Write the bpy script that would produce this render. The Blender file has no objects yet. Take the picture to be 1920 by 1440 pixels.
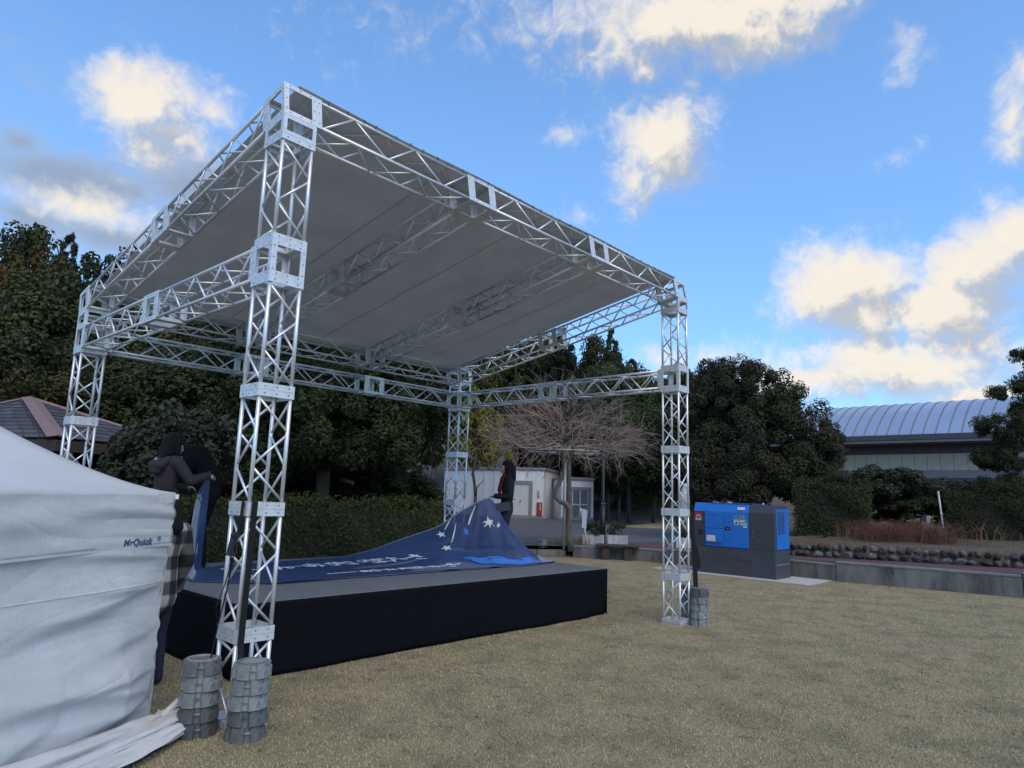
import bpy, bmesh, math, random
import numpy as np
from mathutils import Vector, Matrix, Quaternion
R = math.radians
SC = bpy.context.scene
COL = SC.collection
random.seed(7)

# ------------------------------------------------------------------ camera
CAM_F = 1272.94          # focal length in pixels of a 1920 px wide frame
CAM_P = Vector((-2.4384, -4.8663, 1.7183))
CAM_R = Vector((0.67455308, -0.73751734, 0.03234684))
CAM_U = Vector((-0.14078011, -0.08550119, 0.98634198))
CAM_D = Vector((0.72467862, 0.66989381, 0.16150286))
cam = bpy.data.objects.new('camera', bpy.data.cameras.new('camera'))
COL.objects.link(cam)
cam.matrix_world = Matrix(((CAM_R.x, CAM_U.x, -CAM_D.x, CAM_P.x),
                           (CAM_R.y, CAM_U.y, -CAM_D.y, CAM_P.y),
                           (CAM_R.z, CAM_U.z, -CAM_D.z, CAM_P.z), (0, 0, 0, 1)))
cam.data.sensor_fit = 'HORIZONTAL'
cam.data.sensor_width = 36.0
cam.data.lens = 36.0 * CAM_F / 1920.0
cam.data.clip_start = 0.05
cam.data.clip_end = 2000.0
SC.camera = cam

def ray(u, v):
    return CAM_D + CAM_R * ((u - 960) / CAM_F) - CAM_U * ((v - 720) / CAM_F)
def at(u, v, s):
    return CAM_P + ray(u, v) * s
def spot(u, v, s, z=None):
    """ground position below a sight line at distance s"""
    q = at(u, v, s)
    if z is not None: q.z = z
    return q

# ------------------------------------------------------------------ world, sun, exposure
SUN_AZ = Vector((-0.42, -0.9, 0)).normalized()     # horizontal direction towards the sun
SUN_EL = R(52)
SUN_STR, SUN_ANG = 1.5, R(50)
SKY_STR = 0.15
EXPOSURE = 0.52

world = bpy.data.worlds.new('World')
SC.world = world
world.use_nodes = True
wn, wl = world.node_tree.nodes, world.node_tree.links
wn.clear()

def azel(u, v):
    d = ray(u, v).normalized()
    return math.atan2(d.x, d.y), math.asin(d.z)

def math_node(nt, op, a, b=None, c=None):
    n = nt.nodes.new('ShaderNodeMath'); n.operation = op
    for i, x in enumerate((a, b, c)):
        if x is None: continue
        if isinstance(x, (int, float)): n.inputs[i].default_value = x
        else: nt.links.new(x, n.inputs[i])
    return n.outputs[0]

def cloud_group(name, blobs, noise_scale, noise_amp, warp, stretch=1.0):
    g = bpy.data.node_groups.new(name, 'ShaderNodeTree')
    g.interface.new_socket('Vector', in_out='INPUT', socket_type='NodeSocketVector')
    g.interface.new_socket('Value', in_out='OUTPUT', socket_type='NodeSocketFloat')
    gi = g.nodes.new('NodeGroupInput'); go = g.nodes.new('NodeGroupOutput')
    sep = g.nodes.new('ShaderNodeSeparateXYZ'); g.links.new(gi.outputs[0], sep.inputs[0])
    az = math_node(g, 'ARCTAN2', sep.outputs[0], sep.outputs[1])
    el = math_node(g, 'ARCSINE', sep.outputs[2])
    # noise in the direction space
    mp = g.nodes.new('ShaderNodeVectorMath'); mp.operation = 'MULTIPLY'
    g.links.new(gi.outputs[0], mp.inputs[0]); mp.inputs[1].default_value = (1, 1, stretch)
    nz = g.nodes.new('ShaderNodeTexNoise'); nz.inputs['Scale'].default_value = noise_scale
    nz.inputs['Detail'].default_value = 9; nz.inputs['Roughness'].default_value = 0.64
    nz.inputs['Distortion'].default_value = 0.5
    g.links.new(mp.outputs[0], nz.inputs['Vector'])
    nw = g.nodes.new('ShaderNodeTexNoise'); nw.inputs['Scale'].default_value = noise_scale * 0.6
    nw.inputs['Detail'].default_value = 4
    g.links.new(mp.outputs[0], nw.inputs['Vector'])
    sc = g.nodes.new('ShaderNodeSeparateColor'); g.links.new(nw.outputs['Color'], sc.inputs[0])
    az = math_node(g, 'ADD', az, math_node(g, 'MULTIPLY', math_node(g, 'SUBTRACT', sc.outputs[0], 0.5), warp))
    el = math_node(g, 'ADD', el, math_node(g, 'MULTIPLY', math_node(g, 'SUBTRACT', sc.outputs[1], 0.5), warp))
    out = None
    for (u, v, ru, rv, a) in blobs:
        a0, e0 = azel(u, v)
        ra = ru / CAM_F / math.cos(e0); re = rv / CAM_F
        k1 = 1.0 / (1 + ((u - 960) / CAM_F) ** 2)
        dx = math_node(g, 'MULTIPLY', math_node(g, 'SUBTRACT', az, a0), 1 / (ra * k1))
        dy = math_node(g, 'MULTIPLY', math_node(g, 'SUBTRACT', el, e0), 1 / (re * k1 ** .5))
        d2 = math_node(g, 'ADD', math_node(g, 'MULTIPLY', dx, dx), math_node(g, 'MULTIPLY', dy, dy))
        f = math_node(g, 'MULTIPLY', math_node(g, 'SUBTRACT', 1.0, math_node(g, 'SQRT', d2)), a)
        if out is None: out = f
        else:
            n = g.nodes.new('ShaderNodeMath'); n.operation = 'SMOOTH_MAX'
            g.links.new(out, n.inputs[0]); g.links.new(f, n.inputs[1]); n.inputs[2].default_value = 0.25
            out = n.outputs[0]
    # a generic scatter of clouds where no mass is named, so that the sky goes on outside the frame
    ng = g.nodes.new('ShaderNodeTexNoise'); ng.inputs['Scale'].default_value = 2.3; ng.inputs['Detail'].default_value = 2
    g.links.new(mp.outputs[0], ng.inputs['Vector'])
    fr = (CAM_D.x, CAM_D.y, CAM_D.z)
    dp = g.nodes.new('ShaderNodeVectorMath'); dp.operation = 'DOT_PRODUCT'
    g.links.new(gi.outputs[0], dp.inputs[0]); dp.inputs[1].default_value = fr
    away = g.nodes.new('ShaderNodeMapRange'); g.links.new(dp.outputs['Value'], away.inputs[0])
    away.inputs[1].default_value = 0.72; away.inputs[2].default_value = 0.45
    gen = math_node(g, 'MULTIPLY', math_node(g, 'SUBTRACT', ng.outputs[0], 0.52), 4.0)
    gen = math_node(g, 'ADD', math_node(g, 'MULTIPLY', gen, away.outputs[0]), math_node(g, 'MULTIPLY', math_node(g, 'SUBTRACT', 1.0, away.outputs[0]), -3.0))
    out = math_node(g, 'MAXIMUM', out, gen)
    out = math_node(g, 'MAXIMUM', out, -1.2)
    nf = g.nodes.new('ShaderNodeTexNoise'); nf.inputs['Scale'].default_value = noise_scale * 4.2; nf.inputs['Detail'].default_value = 7
    nf.inputs['Roughness'].default_value = 0.62; nf.inputs['Distortion'].default_value = 0.8
    g.links.new(mp.outputs[0], nf.inputs['Vector'])
    res = math_node(g, 'ADD', out, math_node(g, 'MULTIPLY', math_node(g, 'SUBTRACT', nz.outputs[0], 0.5), noise_amp))
    res = math_node(g, 'ADD', res, math_node(g, 'MULTIPLY', math_node(g, 'SUBTRACT', nf.outputs[0], 0.5), noise_amp * .62))
    g.links.new(res, go.inputs[0])
    return g

BRIGHT = [(285, 190, 125, 90, 1.5), (330, 265, 125, 80, 1.4), (400, 215, 60, 65, .75), (395, 285, 70, 45, .8), (150, 388, 140, 46, 1.2), (240, 415, 120, 44, .8),
          (1330, 20, 340, 85, 1.7), (1180, 95, 130, 75, 1.1), (1210, 115, 70, 55, 1.1), (1420, 60, 150, 80, 1.4), (1560, 5, 160, 45, .8),
          (1240, 265, 115, 108, 1.6), (1190, 345, 60, 75, 1.2), (1270, 190, 60, 50, .7), (1065, 265, 50, 26, .7), (1200, 170, 90, 40, .35),
          (1535, 550, 135, 110, 2.0), (1640, 520, 150, 105, 2.0), (1620, 600, 170, 65, 1.6), (1840, 500, 160, 105, 1.8), (1930, 440, 130, 75, 1.6), (1760, 590, 200, 100, 1.8), (1820, 655, 270, 65, 1.3),
          (1920, 215, 55, 75, .9), (1930, 130, 40, 60, .7),
          (1700, 690, 420, 95, 1.6), (1530, 715, 240, 60, 1.4), (1850, 735, 260, 55, 1.4), (1240, 675, 75, 35, .75), (1335, 668, 45, 25, .6), (1070, 405, 55, 20, .35), (440, 395, 150, 40, .35),
          (1880, 375, 35, 40, .5), (1700, 85, 35, 30, .4), (1710, 140, 45, 35, .4), (1685, 298, 45, 18, .45), (1737, 273, 25, 15, .2), (820, 40, 130, 60, .2), (205, 238, 16, 14, .35), (195, 372, 60, 18, .3), (240, 340, 40, 18, .35)]
GREY = [(30, 265, 90, 55, .8), (130, 350, 330, 85, .95), (350, 360, 200, 95, .8), (200, 455, 330, 70, .7), (380, 330, 120, 60, .75), (60, 430, 170, 60, .7), (1640, 620, 60, 50, .5), (1560, 690, 120, 35, .65), (1800, 600, 170, 45, .35), (80, 130, 260, 150, .12)]
gB = cloud_group('bright_clouds', BRIGHT, 8.5, 2.3, 0.06)
gG = cloud_group('grey_clouds', GREY, 5.0, 1.0, 0.07, 1.6)

tc = wn.new('ShaderNodeTexCoord')
def grp(g, vec):
    n = wn.new('ShaderNodeGroup'); n.node_tree = g
    wl.new(vec, n.inputs[0]); return n.outputs[0]
dirv = tc.outputs['Generated']
off = wn.new('ShaderNodeVectorMath'); off.operation = 'ADD'
wl.new(dirv, off.inputs[0])
lo = CAM_U * 0.034 - CAM_R * 0.022
off.inputs[1].default_value = (lo.x, lo.y, lo.z)
fB, fB2, fG = grp(gB, dirv), grp(gB, off.outputs[0]), grp(gG, dirv)
wt = world.node_tree
def smooth(x, a, b):
    n = wn.new('ShaderNodeMapRange'); n.interpolation_type = 'SMOOTHSTEP'
    wl.new(x, n.inputs[0]); n.inputs[1].default_value = a; n.inputs[2].default_value = b
    return n.outputs[0]
def wmix(f, a, b):
    n = wn.new('ShaderNodeMix'); n.data_type = 'RGBA'
    if isinstance(f, (int, float)): n.inputs[0].default_value = f
    else: wl.new(f, n.inputs[0])
    for i, x in ((6, a), (7, b)):
        if isinstance(x, tuple): n.inputs[i].default_value = (*x, 1)
        else: wl.new(x, n.inputs[i])
    return n.outputs[2]
sky = wn.new('ShaderNodeTexSky'); sky.sky_type = 'NISHITA'; sky.sun_disc = False
sky.sun_elevation = SUN_EL
sky.sun_rotation = math.atan2(SUN_AZ.x, SUN_AZ.y)
sky.air_density = 1.0; sky.dust_density = 0.15; sky.ozone_density = 1.3
K = 1.0 / SKY_STR                                   # cloud radiances below are given after the Background strength
tint = wn.new('ShaderNodeMix'); tint.data_type = 'RGBA'; tint.blend_type = 'MULTIPLY'; tint.inputs[0].default_value = 1
wl.new(sky.outputs[0], tint.inputs[6]); tint.inputs[7].default_value = (.80, 1.07, 1.27, 1)
sz = wn.new('ShaderNodeSeparateXYZ'); wl.new(dirv, sz.inputs[0])
grade = wn.new('ShaderNodeMix'); grade.data_type = 'RGBA'; grade.blend_type = 'MULTIPLY'; grade.inputs[0].default_value = 1
wl.new(tint.outputs[2], grade.inputs[6])
wl.new(wmix(smooth(sz.outputs[2], 0.0, 0.55), (.60, .66, .76), (1.12, 1.08, 1.05)), grade.inputs[7])
base = grade.outputs[2]
cn = wn.new('ShaderNodeTexNoise'); cn.inputs['Scale'].default_value = 13; cn.inputs['Detail'].default_value = 8; cn.inputs['Roughness'].default_value = .6
wl.new(dirv, cn.inputs['Vector'])
lit = math_node(wt, 'ADD', smooth(math_node(wt, 'SUBTRACT', fB, fB2), -1.0, 0.75), math_node(wt, 'MULTIPLY', math_node(wt, 'SUBTRACT', cn.outputs[0], .5), 1.1))
lit = smooth(lit, 0.10, 0.95)
thick = smooth(fB, 0.5, 2.2)
warm, cool = (.69 * K, .63 * K, .535 * K), (.345 * K, .36 * K, .385 * K)
cb = wmix(lit, cool, warm)
cb = wmix(math_node(wt, 'MULTIPLY', thick, 0.35), cb, (.58 * K, .545 * K, .49 * K))
cg = wmix(smooth(fG, .3, 1.0), (.27 * K, .34 * K, .46 * K), (.22 * K, .26 * K, .33 * K))
col = wmix(math_node(wt, 'MULTIPLY', smooth(fG, 0.02, 0.75), 0.85), base, cg)
col = wmix(math_node(wt, 'MULTIPLY', smooth(fB, -0.12, 1.35), 0.97), col, cb)
bg = wn.new('ShaderNodeBackground'); bg.inputs['Strength'].default_value = SKY_STR
wl.new(col, bg.inputs['Color'])
wo = wn.new('ShaderNodeOutputWorld'); wl.new(bg.outputs[0], wo.inputs['Surface'])

sun = bpy.data.objects.new('sun', bpy.data.lights.new('sun', 'SUN'))
COL.objects.link(sun)
sun.data.energy = SUN_STR; sun.data.angle = SUN_ANG; sun.data.color = (1.0, .85, .64)
sdir = (SUN_AZ * math.cos(SUN_EL) + Vector((0, 0, math.sin(SUN_EL)))).normalized()
sun.rotation_euler = sdir.to_track_quat('Z', 'Y').to_euler()
sun.location = (0, -20, 30)

vs = SC.view_settings
SC.display_settings.display_device = 'sRGB'
vs.view_transform = 'Standard'; vs.look = 'None'; vs.exposure = EXPOSURE; vs.gamma = 1.0; vs.use_curve_mapping = False
SC.render.engine = 'CYCLES'
SC.cycles.max_bounces = 6; SC.cycles.transparent_max_bounces = 12
SC.cycles.use_denoising = True

# ------------------------------------------------------------------ helpers
def tag(o, label=None, cat=None, group=None, kind=None):
    if label: o['label'] = label
    if cat: o['category'] = cat
    if group: o['group'] = group
    if kind: o['kind'] = kind
    return o

def empty(name, loc=(0, 0, 0), rz=0.0, parent=None):
    o = bpy.data.objects.new(name, None); COL.objects.link(o)
    o.location = loc; o.rotation_euler = (0, 0, rz); o.empty_display_size = .1
    if parent: o.parent = parent
    return o

def obj(name, mesh, parent=None, loc=None, mat4=None):
    o = bpy.data.objects.new(name, mesh); COL.objects.link(o)
    if parent: o.parent = parent
    if mat4 is not None: o.matrix_local = mat4
    elif loc is not None: o.location = loc
    return o

def copy_tree(o, parent=None):
    c = o.copy(); COL.objects.link(c)
    if parent: c.parent = parent
    for ch in list(o.children): copy_tree(ch, c)
    return c

class MB:
    def __init__(s): s.v, s.f, s.m, s.sm = [], [], [], []
    def add(s, vs, fs, mi=0, smooth=False):
        b = len(s.v); s.v += [tuple(x) for x in vs]
        for f in fs: s.f.append([b + i for i in f]); s.m.append(mi); s.sm.append(smooth)
        return s
    def box(s, c, d, mi=0, rot=None):
        h = [x / 2 for x in d]; vs = []
        for z in (-1, 1):
            for y in (-1, 1):
                for x in (-1, 1):
                    q = Vector((x * h[0], y * h[1], z * h[2]))
                    if rot is not None: q = rot @ q
                    vs.append(q + Vector(c))
        return s.add(vs, [(0, 2, 3, 1), (4, 5, 7, 6), (0, 1, 5, 4), (2, 6, 7, 3), (0, 4, 6, 2), (1, 3, 7, 5)], mi)
    def span(s, a, b, mi=0):
        return s.box([(x + y) / 2 for x, y in zip(a, b)], [abs(y - x) for x, y in zip(a, b)], mi)
    def tube(s, pts, rad, n=8, mi=0, cap=True, smooth=True):
        pts = [Vector(p) for p in pts]
        if not hasattr(rad, '__len__'): rad = [rad] * len(pts)
        vs, fs = [], []; prev = None
        for i, p in enumerate(pts):
            t = (pts[min(i + 1, len(pts) - 1)] - pts[max(i - 1, 0)]).normalized()
            if prev is None:
                a = Vector((0, 0, 1)) if abs(t.z) < .9 else Vector((1, 0, 0))
                x = t.cross(a).normalized()
            else:
                x = (prev - t * prev.dot(t)).normalized()
            prev = x; y = t.cross(x)
            for k in range(n):
                an = 2 * math.pi * k / n
                vs.append(p + (x * math.cos(an) + y * math.sin(an)) * rad[i])
        for i in range(len(pts) - 1):
            for k in range(n):
                fs.append((i * n + k, i * n + (k + 1) % n, (i + 1) * n + (k + 1) % n, (i + 1) * n + k))
        s.add(vs, fs, mi, smooth)
        if cap:
            b = len(s.v) - len(vs)
            s.f.append([b + k for k in range(n)][::-1]); s.m.append(mi); s.sm.append(False)
            s.f.append([b + (len(pts) - 1) * n + k for k in range(n)]); s.m.append(mi); s.sm.append(False)
        return s
    def prism(s, poly, z0, z1, mi=0, top_scale=1.0, smooth=False):
        n = len(poly)
        vs = [(x, y, z0) for x, y in poly] + [(x * top_scale, y * top_scale, z1) for x, y in poly]
        s.add(vs, [(i, (i + 1) % n, n + (i + 1) % n, n + i) for i in range(n)], mi, smooth)
        s.add(vs, [list(range(n))[::-1], list(range(n, 2 * n))], mi)
        return s
    def grid(s, P, mi=0, smooth=True, thick=None):
        """P[i][j] -> points"""
        ni, nj = len(P), len(P[0])
        vs = [p for row in P for p in row]
        return s.add(vs, [(i * nj + j, (i + 1) * nj + j, (i + 1) * nj + j + 1, i * nj + j + 1) for i in range(ni - 1) for j in range(nj - 1)], mi, smooth)
    def disc(s, c, nrm, r, mi=0, n=6):
        nrm = Vector(nrm).normalized(); a = Vector((0, 0, 1)) if abs(nrm.z) < .9 else Vector((1, 0, 0))
        x = nrm.cross(a).normalized(); y = nrm.cross(x); c = Vector(c)
        return s.add([c + (x * math.cos(2 * math.pi * k / n) + y * math.sin(2 * math.pi * k / n)) * r for k in range(n)], [list(range(n))], mi)
    def ball(s, c, r, mi=0, nu=12, nv=8):
        c = Vector(c)
        if not hasattr(r, '__len__'): r = (r, r, r)
        vs = [c + Vector((0, 0, -r[2]))]; fs = []
        for j in range(1, nv):
            ph = -math.pi / 2 + math.pi * j / nv
            for k in range(nu):
                an = 2 * math.pi * k / nu
                vs.append(c + Vector((r[0] * math.cos(ph) * math.cos(an), r[1] * math.cos(ph) * math.sin(an), r[2] * math.sin(ph))))
        vs.append(c + Vector((0, 0, r[2]))); L = len(vs) - 1
        for k in range(nu):
            fs.append((0, 1 + (k + 1) % nu, 1 + k)); b = 1 + (nv - 2) * nu
            fs.append((L, b + k, b + (k + 1) % nu))
            for j in range(nv - 2):
                a = 1 + j * nu
                fs.append((a + k, a + (k + 1) % nu, a + nu + (k + 1) % nu, a + nu + k))
        return s.add(vs, fs, mi, True)
    def mesh(s, name, mats):
        me = bpy.data.meshes.new(name)
        me.from_pydata(s.v, [], s.f)
        for m in (mats if isinstance(mats, (list, tuple)) else [mats]): me.materials.append(m)
        me.polygons.foreach_set('material_index', s.m)
        me.polygons.foreach_set('use_smooth', s.sm)
        me.update(); return me
    def build(s, name, mats, parent=None, loc=None, mat4=None):
        return obj(name, s.mesh(name, mats), parent, loc, mat4)

def add_bevel(o, w=.006, seg=2):
    m = o.modifiers.new('bevel', 'BEVEL'); m.width = w; m.segments = seg; m.limit_method = 'ANGLE'; m.angle_limit = R(40)
    m.harden_normals = False
    return o
def add_solid(o, t, off=0.0):
    m = o.modifiers.new('thickness', 'SOLIDIFY'); m.thickness = t; m.offset = off
    return o

def mat(name, c1, c2=None, rough=.6, metal=0.0, scale=4.0, detail=6.0, bump=0.0, bump_scale=None, spec=.5, trans=0.0, stretch=(1, 1, 1), lo=.35, hi=.65, extra=None, coord='Object', rvar=0.0, alpha=1.0, objvar=0.0):
    m = bpy.data.materials.new(name); m.use_nodes = True
    nt = m.node_tree; n, l = nt.nodes, nt.links
    b = n['Principled BSDF']
    b.inputs['Roughness'].default_value = rough; b.inputs['Metallic'].default_value = metal
    b.inputs['Specular IOR Level'].default_value = spec
    if alpha < 1: b.inputs['Alpha'].default_value = alpha
    t = n.new('ShaderNodeTexCoord'); mp = n.new('ShaderNodeMapping'); mp.inputs['Scale'].default_value = stretch
    l.new(t.outputs[coord], mp.inputs[0])
    nz = n.new('ShaderNodeTexNoise'); nz.inputs['Scale'].default_value = scale; nz.inputs['Detail'].default_value = detail
    nz.inputs['Roughness'].default_value = .6
    l.new(mp.outputs[0], nz.inputs['Vector'])
    out = None
    if c2 is not None:
        mr = n.new('ShaderNodeMapRange'); l.new(nz.outputs[0], mr.inputs[0])
        mr.inputs[1].default_value = lo; mr.inputs[2].default_value = hi
        mx = n.new('ShaderNodeMix'); mx.data_type = 'RGBA'; l.new(mr.outputs[0], mx.inputs[0])
        mx.inputs[6].default_value = (*c1, 1); mx.inputs[7].default_value = (*c2, 1); out = mx.outputs[2]
        if extra is not None:            # (colour, scale, low, high): one more layer of spots, stains or painted reflections
            n2 = n.new('ShaderNodeTexNoise'); n2.inputs['Scale'].default_value = extra[1]; n2.inputs['Detail'].default_value = 8
            n2.inputs['Roughness'].default_value = .7
            l.new(mp.outputs[0], n2.inputs['Vector'])
            m2 = n.new('ShaderNodeMapRange'); l.new(n2.outputs[0], m2.inputs[0]); m2.inputs[1].default_value = extra[2]; m2.inputs[2].default_value = extra[3]
            x2 = n.new('ShaderNodeMix'); x2.data_type = 'RGBA'; l.new(m2.outputs[0], x2.inputs[0]); l.new(out, x2.inputs[6])
            x2.inputs[7].default_value = (*extra[0], 1); out = x2.outputs[2]
    if objvar > 0:
        oi = n.new('ShaderNodeObjectInfo'); hs = n.new('ShaderNodeHueSaturation')
        mr3 = n.new('ShaderNodeMapRange'); l.new(oi.outputs['Random'], mr3.inputs[0]); mr3.inputs[3].default_value = 1 - objvar; mr3.inputs[4].default_value = 1 + objvar
        l.new(mr3.outputs[0], hs.inputs['Value'])
        if out is not None: l.new(out, hs.inputs['Color'])
        else: hs.inputs['Color'].default_value = (*c1, 1)
        out = hs.outputs[0]
    if out is not None: l.new(out, b.inputs['Base Color'])
    else: b.inputs['Base Color'].default_value = (*c1, 1)
    if rvar > 0:
        m4 = n.new('ShaderNodeMapRange'); l.new(nz.outputs[0], m4.inputs[0]); m4.inputs[1].default_value = .3; m4.inputs[2].default_value = .7
        m4.inputs[3].default_value = rough - rvar; m4.inputs[4].default_value = rough + rvar
        l.new(m4.outputs[0], b.inputs['Roughness'])
    if bump > 0:
        nb = n.new('ShaderNodeTexNoise'); nb.inputs['Scale'].default_value = bump_scale or scale * 4; nb.inputs['Detail'].default_value = 6
        l.new(mp.outputs[0], nb.inputs['Vector'])
        bp = n.new('ShaderNodeBump'); bp.inputs['Strength'].default_value = bump; bp.inputs['Distance'].default_value = .02
        l.new(nb.outputs[0], bp.inputs['Height']); l.new(bp.outputs[0], b.inputs['Normal'])
    if trans > 0:
        tr = n.new('ShaderNodeBsdfTranslucent'); ms = n.new('ShaderNodeMixShader'); ms.inputs[0].default_value = trans
        if out is not None: l.new(out, tr.inputs[0])
        else: tr.inputs[0].default_value = (*c1, 1)
        l.new(b.outputs[0], ms.inputs[1]); l.new(tr.outputs[0], ms.inputs[2])
        l.new(ms.outputs[0], n['Material Output'].inputs[0])
    return m

M = {}
M['alu'] = mat('aluminium', (.78, .79, .80), (.66, .67, .69), rough=.42, metal=.6, scale=9, rvar=.08, extra=((.42, .42, .43), 22, .58, .75))
M['alu_plate'] = mat('aluminium_plate', (.74, .75, .76), (.58, .59, .60), rough=.5, metal=.5, scale=14, rvar=.1, extra=((.33, .33, .34), 30, .6, .74))
M['hole'] = mat('bolt_hole', (.05, .05, .055), rough=.6)
M['tarp'] = mat('roof_tarpaulin', (.52, .515, .50), (.47, .465, .455), rough=.62, scale=2.2, bump=.12, bump_scale=5, trans=.48, extra=((.35, .345, .33), 9, .60, .8))
M['tarp_seam'] = mat('tarpaulin_seam', (.45, .445, .43), rough=.7)
M['skirt'] = mat('black_skirt_cloth', (.0045, .0050, .0075), (.0065, .007, .010), rough=.9, scale=30, spec=.06)
M['carpet'] = mat('grey_carpet', (.145, .155, .170), (.115, .122, .135), rough=.95, scale=60, bump=.25, bump_scale=200, spec=.2, extra=((.10, .105, .115), 3, .5, .8))
M['canvas'] = mat('white_canvas', (.50, .51, .52), (.42, .43, .425), rough=.5, scale=3, bump=.06, bump_scale=60, trans=.12, stretch=(1, 1, .5), extra=((.40, .40, .365), 5, .56, .8))
M['canvas_roof'] = mat('white_canvas_roof', (.50, .52, .54), (.47, .49, .51), rough=.5, scale=3, bump=.03, bump_scale=80, trans=.08)
M['canvas_dirt'] = mat('soiled_canvas', (.50, .49, .43), (.62, .62, .58), rough=.6, scale=20)
M['ink'] = mat('blue_print', (.03, .06, .16), (.12, .16, .28), rough=.6, scale=80, lo=.45, hi=.75)
M['cast'] = mat('galvanised_cast_iron', (.14, .15, .155), (.24, .255, .26), rough=.6, metal=.25, scale=6, bump=.35, bump_scale=22, extra=((.07, .075, .08), 11, .52, .68), objvar=.55)
M['castdark'] = mat('cast_iron_notch', (.07, .075, .08), rough=.8)
M['strap'] = mat('black_webbing', (.006, .006, .007), (.010, .010, .012), rough=.8, scale=150, spec=.3)
M['ratchet'] = mat('black_steel', (.02, .02, .022), rough=.45, metal=.4)
M['banner'] = mat('blue_mesh_banner', (.024, .046, .128), (.032, .060, .165), rough=.42, scale=2.5, bump=.10, bump_scale=6, alpha=.87, extra=((.05, .085, .2), 3.3, .55, .8))  # the paler blue patches paint hazy reflections into the mesh colour
M['banner_star'] = mat('pale_print', (.72, .74, .62), rough=.55)
M['banner_white'] = mat('white_print', (.66, .70, .78), rough=.55)
M['banner_sky'] = mat('bright_blue_print', (.05, .20, .62), (.04, .15, .5), rough=.5)
M['banner_edge'] = mat('silver_hem', (.26, .30, .35), (.20, .235, .28), rough=.4, scale=8)
M['banner_land'] = mat('slate_print', (.12, .14, .22), (.09, .11, .19), rough=.5, scale=4)
M['lawn'] = None
M['asphalt'] = mat('asphalt', (.062, .064, .070), (.085, .087, .092), rough=.85, scale=1.2, bump=.3, bump_scale=120, extra=((.045, .046, .05), 3, .55, .7))
M['redpath'] = mat('red_path', (.070, .033, .036), (.095, .045, .048), rough=.85, scale=3, bump=.3, bump_scale=90)
M['earth'] = mat('earth', (.055, .045, .032), (.09, .075, .05), rough=1, scale=2.5, bump=.6, bump_scale=14, extra=((.14, .11, .06), 7, .55, .7))
M['concrete'] = mat('weathered_concrete', (.17, .17, .165), (.07, .07, .07), rough=.9, scale=2.2, bump=.3, bump_scale=30, stretch=(1, 1, .25), lo=.38, hi=.66, extra=((.03, .031, .033), 2.6, .52, .68))
M['concrete_top'] = mat('concrete_coping', (.20, .20, .195), (.13, .13, .125), rough=.9, scale=5, bump=.3, bump_scale=40)
M['joint'] = mat('dark_joint', (.015, .015, .016), rough=.9)
M['pad'] = mat('plywood_pad', (.42, .40, .38), (.36, .34, .32), rough=.8, scale=4)
M['genblue'] = mat('blue_enamel', (.018, .16, .56), (.016, .145, .52), rough=.38, scale=2, extra=((.03, .12, .40), 40, .68, .8))
M['gengrey'] = mat('charcoal_enamel', (.055, .056, .068), (.048, .049, .058), rough=.45, scale=3)
M['genbase'] = mat('dark_slate_enamel', (.045, .050, .066), (.06, .065, .08), rough=.45, scale=2)
M['black'] = mat('black_paint', (.010, .010, .013), rough=.4)
M['white'] = mat('white_paint', (.72, .73, .74), (.62, .63, .64), rough=.6, scale=6)
M['label'] = mat('white_sticker', (.62, .64, .66), (.5, .52, .55), rough=.5, scale=60)
M['red'] = mat('red_print', (.42, .02, .03), rough=.5)
M['limegreen'] = mat('green_print', (.30, .55, .16), rough=.5)
M['chrome'] = mat('steel_fitting', (.6, .6, .62), rough=.3, metal=.8)
M['shedwall'] = mat('whitewashed_block', (.74, .75, .77), (.60, .62, .64), rough=.85, scale=1.2, stretch=(1, 1, .25), bump=.1, bump_scale=30, extra=((.30, .31, .33), 2.0, .58, .75))
M['shedtrim'] = mat('grey_trim', (.25, .24, .245), (.20, .195, .20), rough=.8, scale=5)
M['door'] = mat('pale_steel_door', (.55, .57, .59), (.5, .52, .54), rough=.5, scale=3)
M['glass'] = mat('dusty_glass', (.10, .12, .135), (.16, .18, .19), rough=.25, scale=3)
M['extred'] = mat('red_cabinet', (.36, .045, .02), (.30, .035, .02), rough=.5, scale=6)
M['shingle'] = mat('slate_shingle', (.060, .060, .070), (.042, .042, .052), rough=.8, scale=6, bump=.3, bump_scale=40, objvar=.3)
M['copper'] = mat('copper_flashing', (.27, .165, .145), (.22, .13, .12), rough=.5, metal=.25, scale=4)
M['wood'] = mat('dark_timber', (.035, .024, .018), (.05, .035, .026), rough=.8, scale=6, stretch=(1, 1, .2))
M['tan'] = mat('tan_bracket', (.30, .15, .06), (.24, .12, .05), rough=.7)
M['roofmetal'] = mat('standing_seam_metal', (.42, .48, .60), (.36, .41, .52), rough=.30, metal=.55, scale=.25, rvar=.06)
M['roofrib'] = mat('roof_rib', (.20, .20, .19), (.16, .16, .15), rough=.5, metal=.3)
M['fascia'] = mat('dark_fascia', (.055, .055, .062), (.07, .07, .078), rough=.6)
M['siding'] = mat('beige_siding', (.47, .42, .32), (.41, .37, .29), rough=.8, scale=2)
M['band'] = mat('grey_band', (.20, .195, .21), (.17, .165, .18), rough=.7)
M['bark'] = mat('bark', (.060, .048, .038), (.12, .10, .085), rough=.95, scale=6, bump=.8, bump_scale=18, stretch=(1, 1, .3))
M['barkpale'] = mat('pale_bark', (.16, .135, .11), (.09, .072, .058), rough=.95, scale=8, bump=.6, bump_scale=30, stretch=(1, 1, .3))
M['twig'] = mat('bare_twig', (.33, .265, .225), (.18, .135, .118), rough=.9, scale=3)
M['redtwig'] = mat('reddish_twig', (.20, .105, .09), (.13, .075, .065), rough=.9, scale=1.5)
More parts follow.
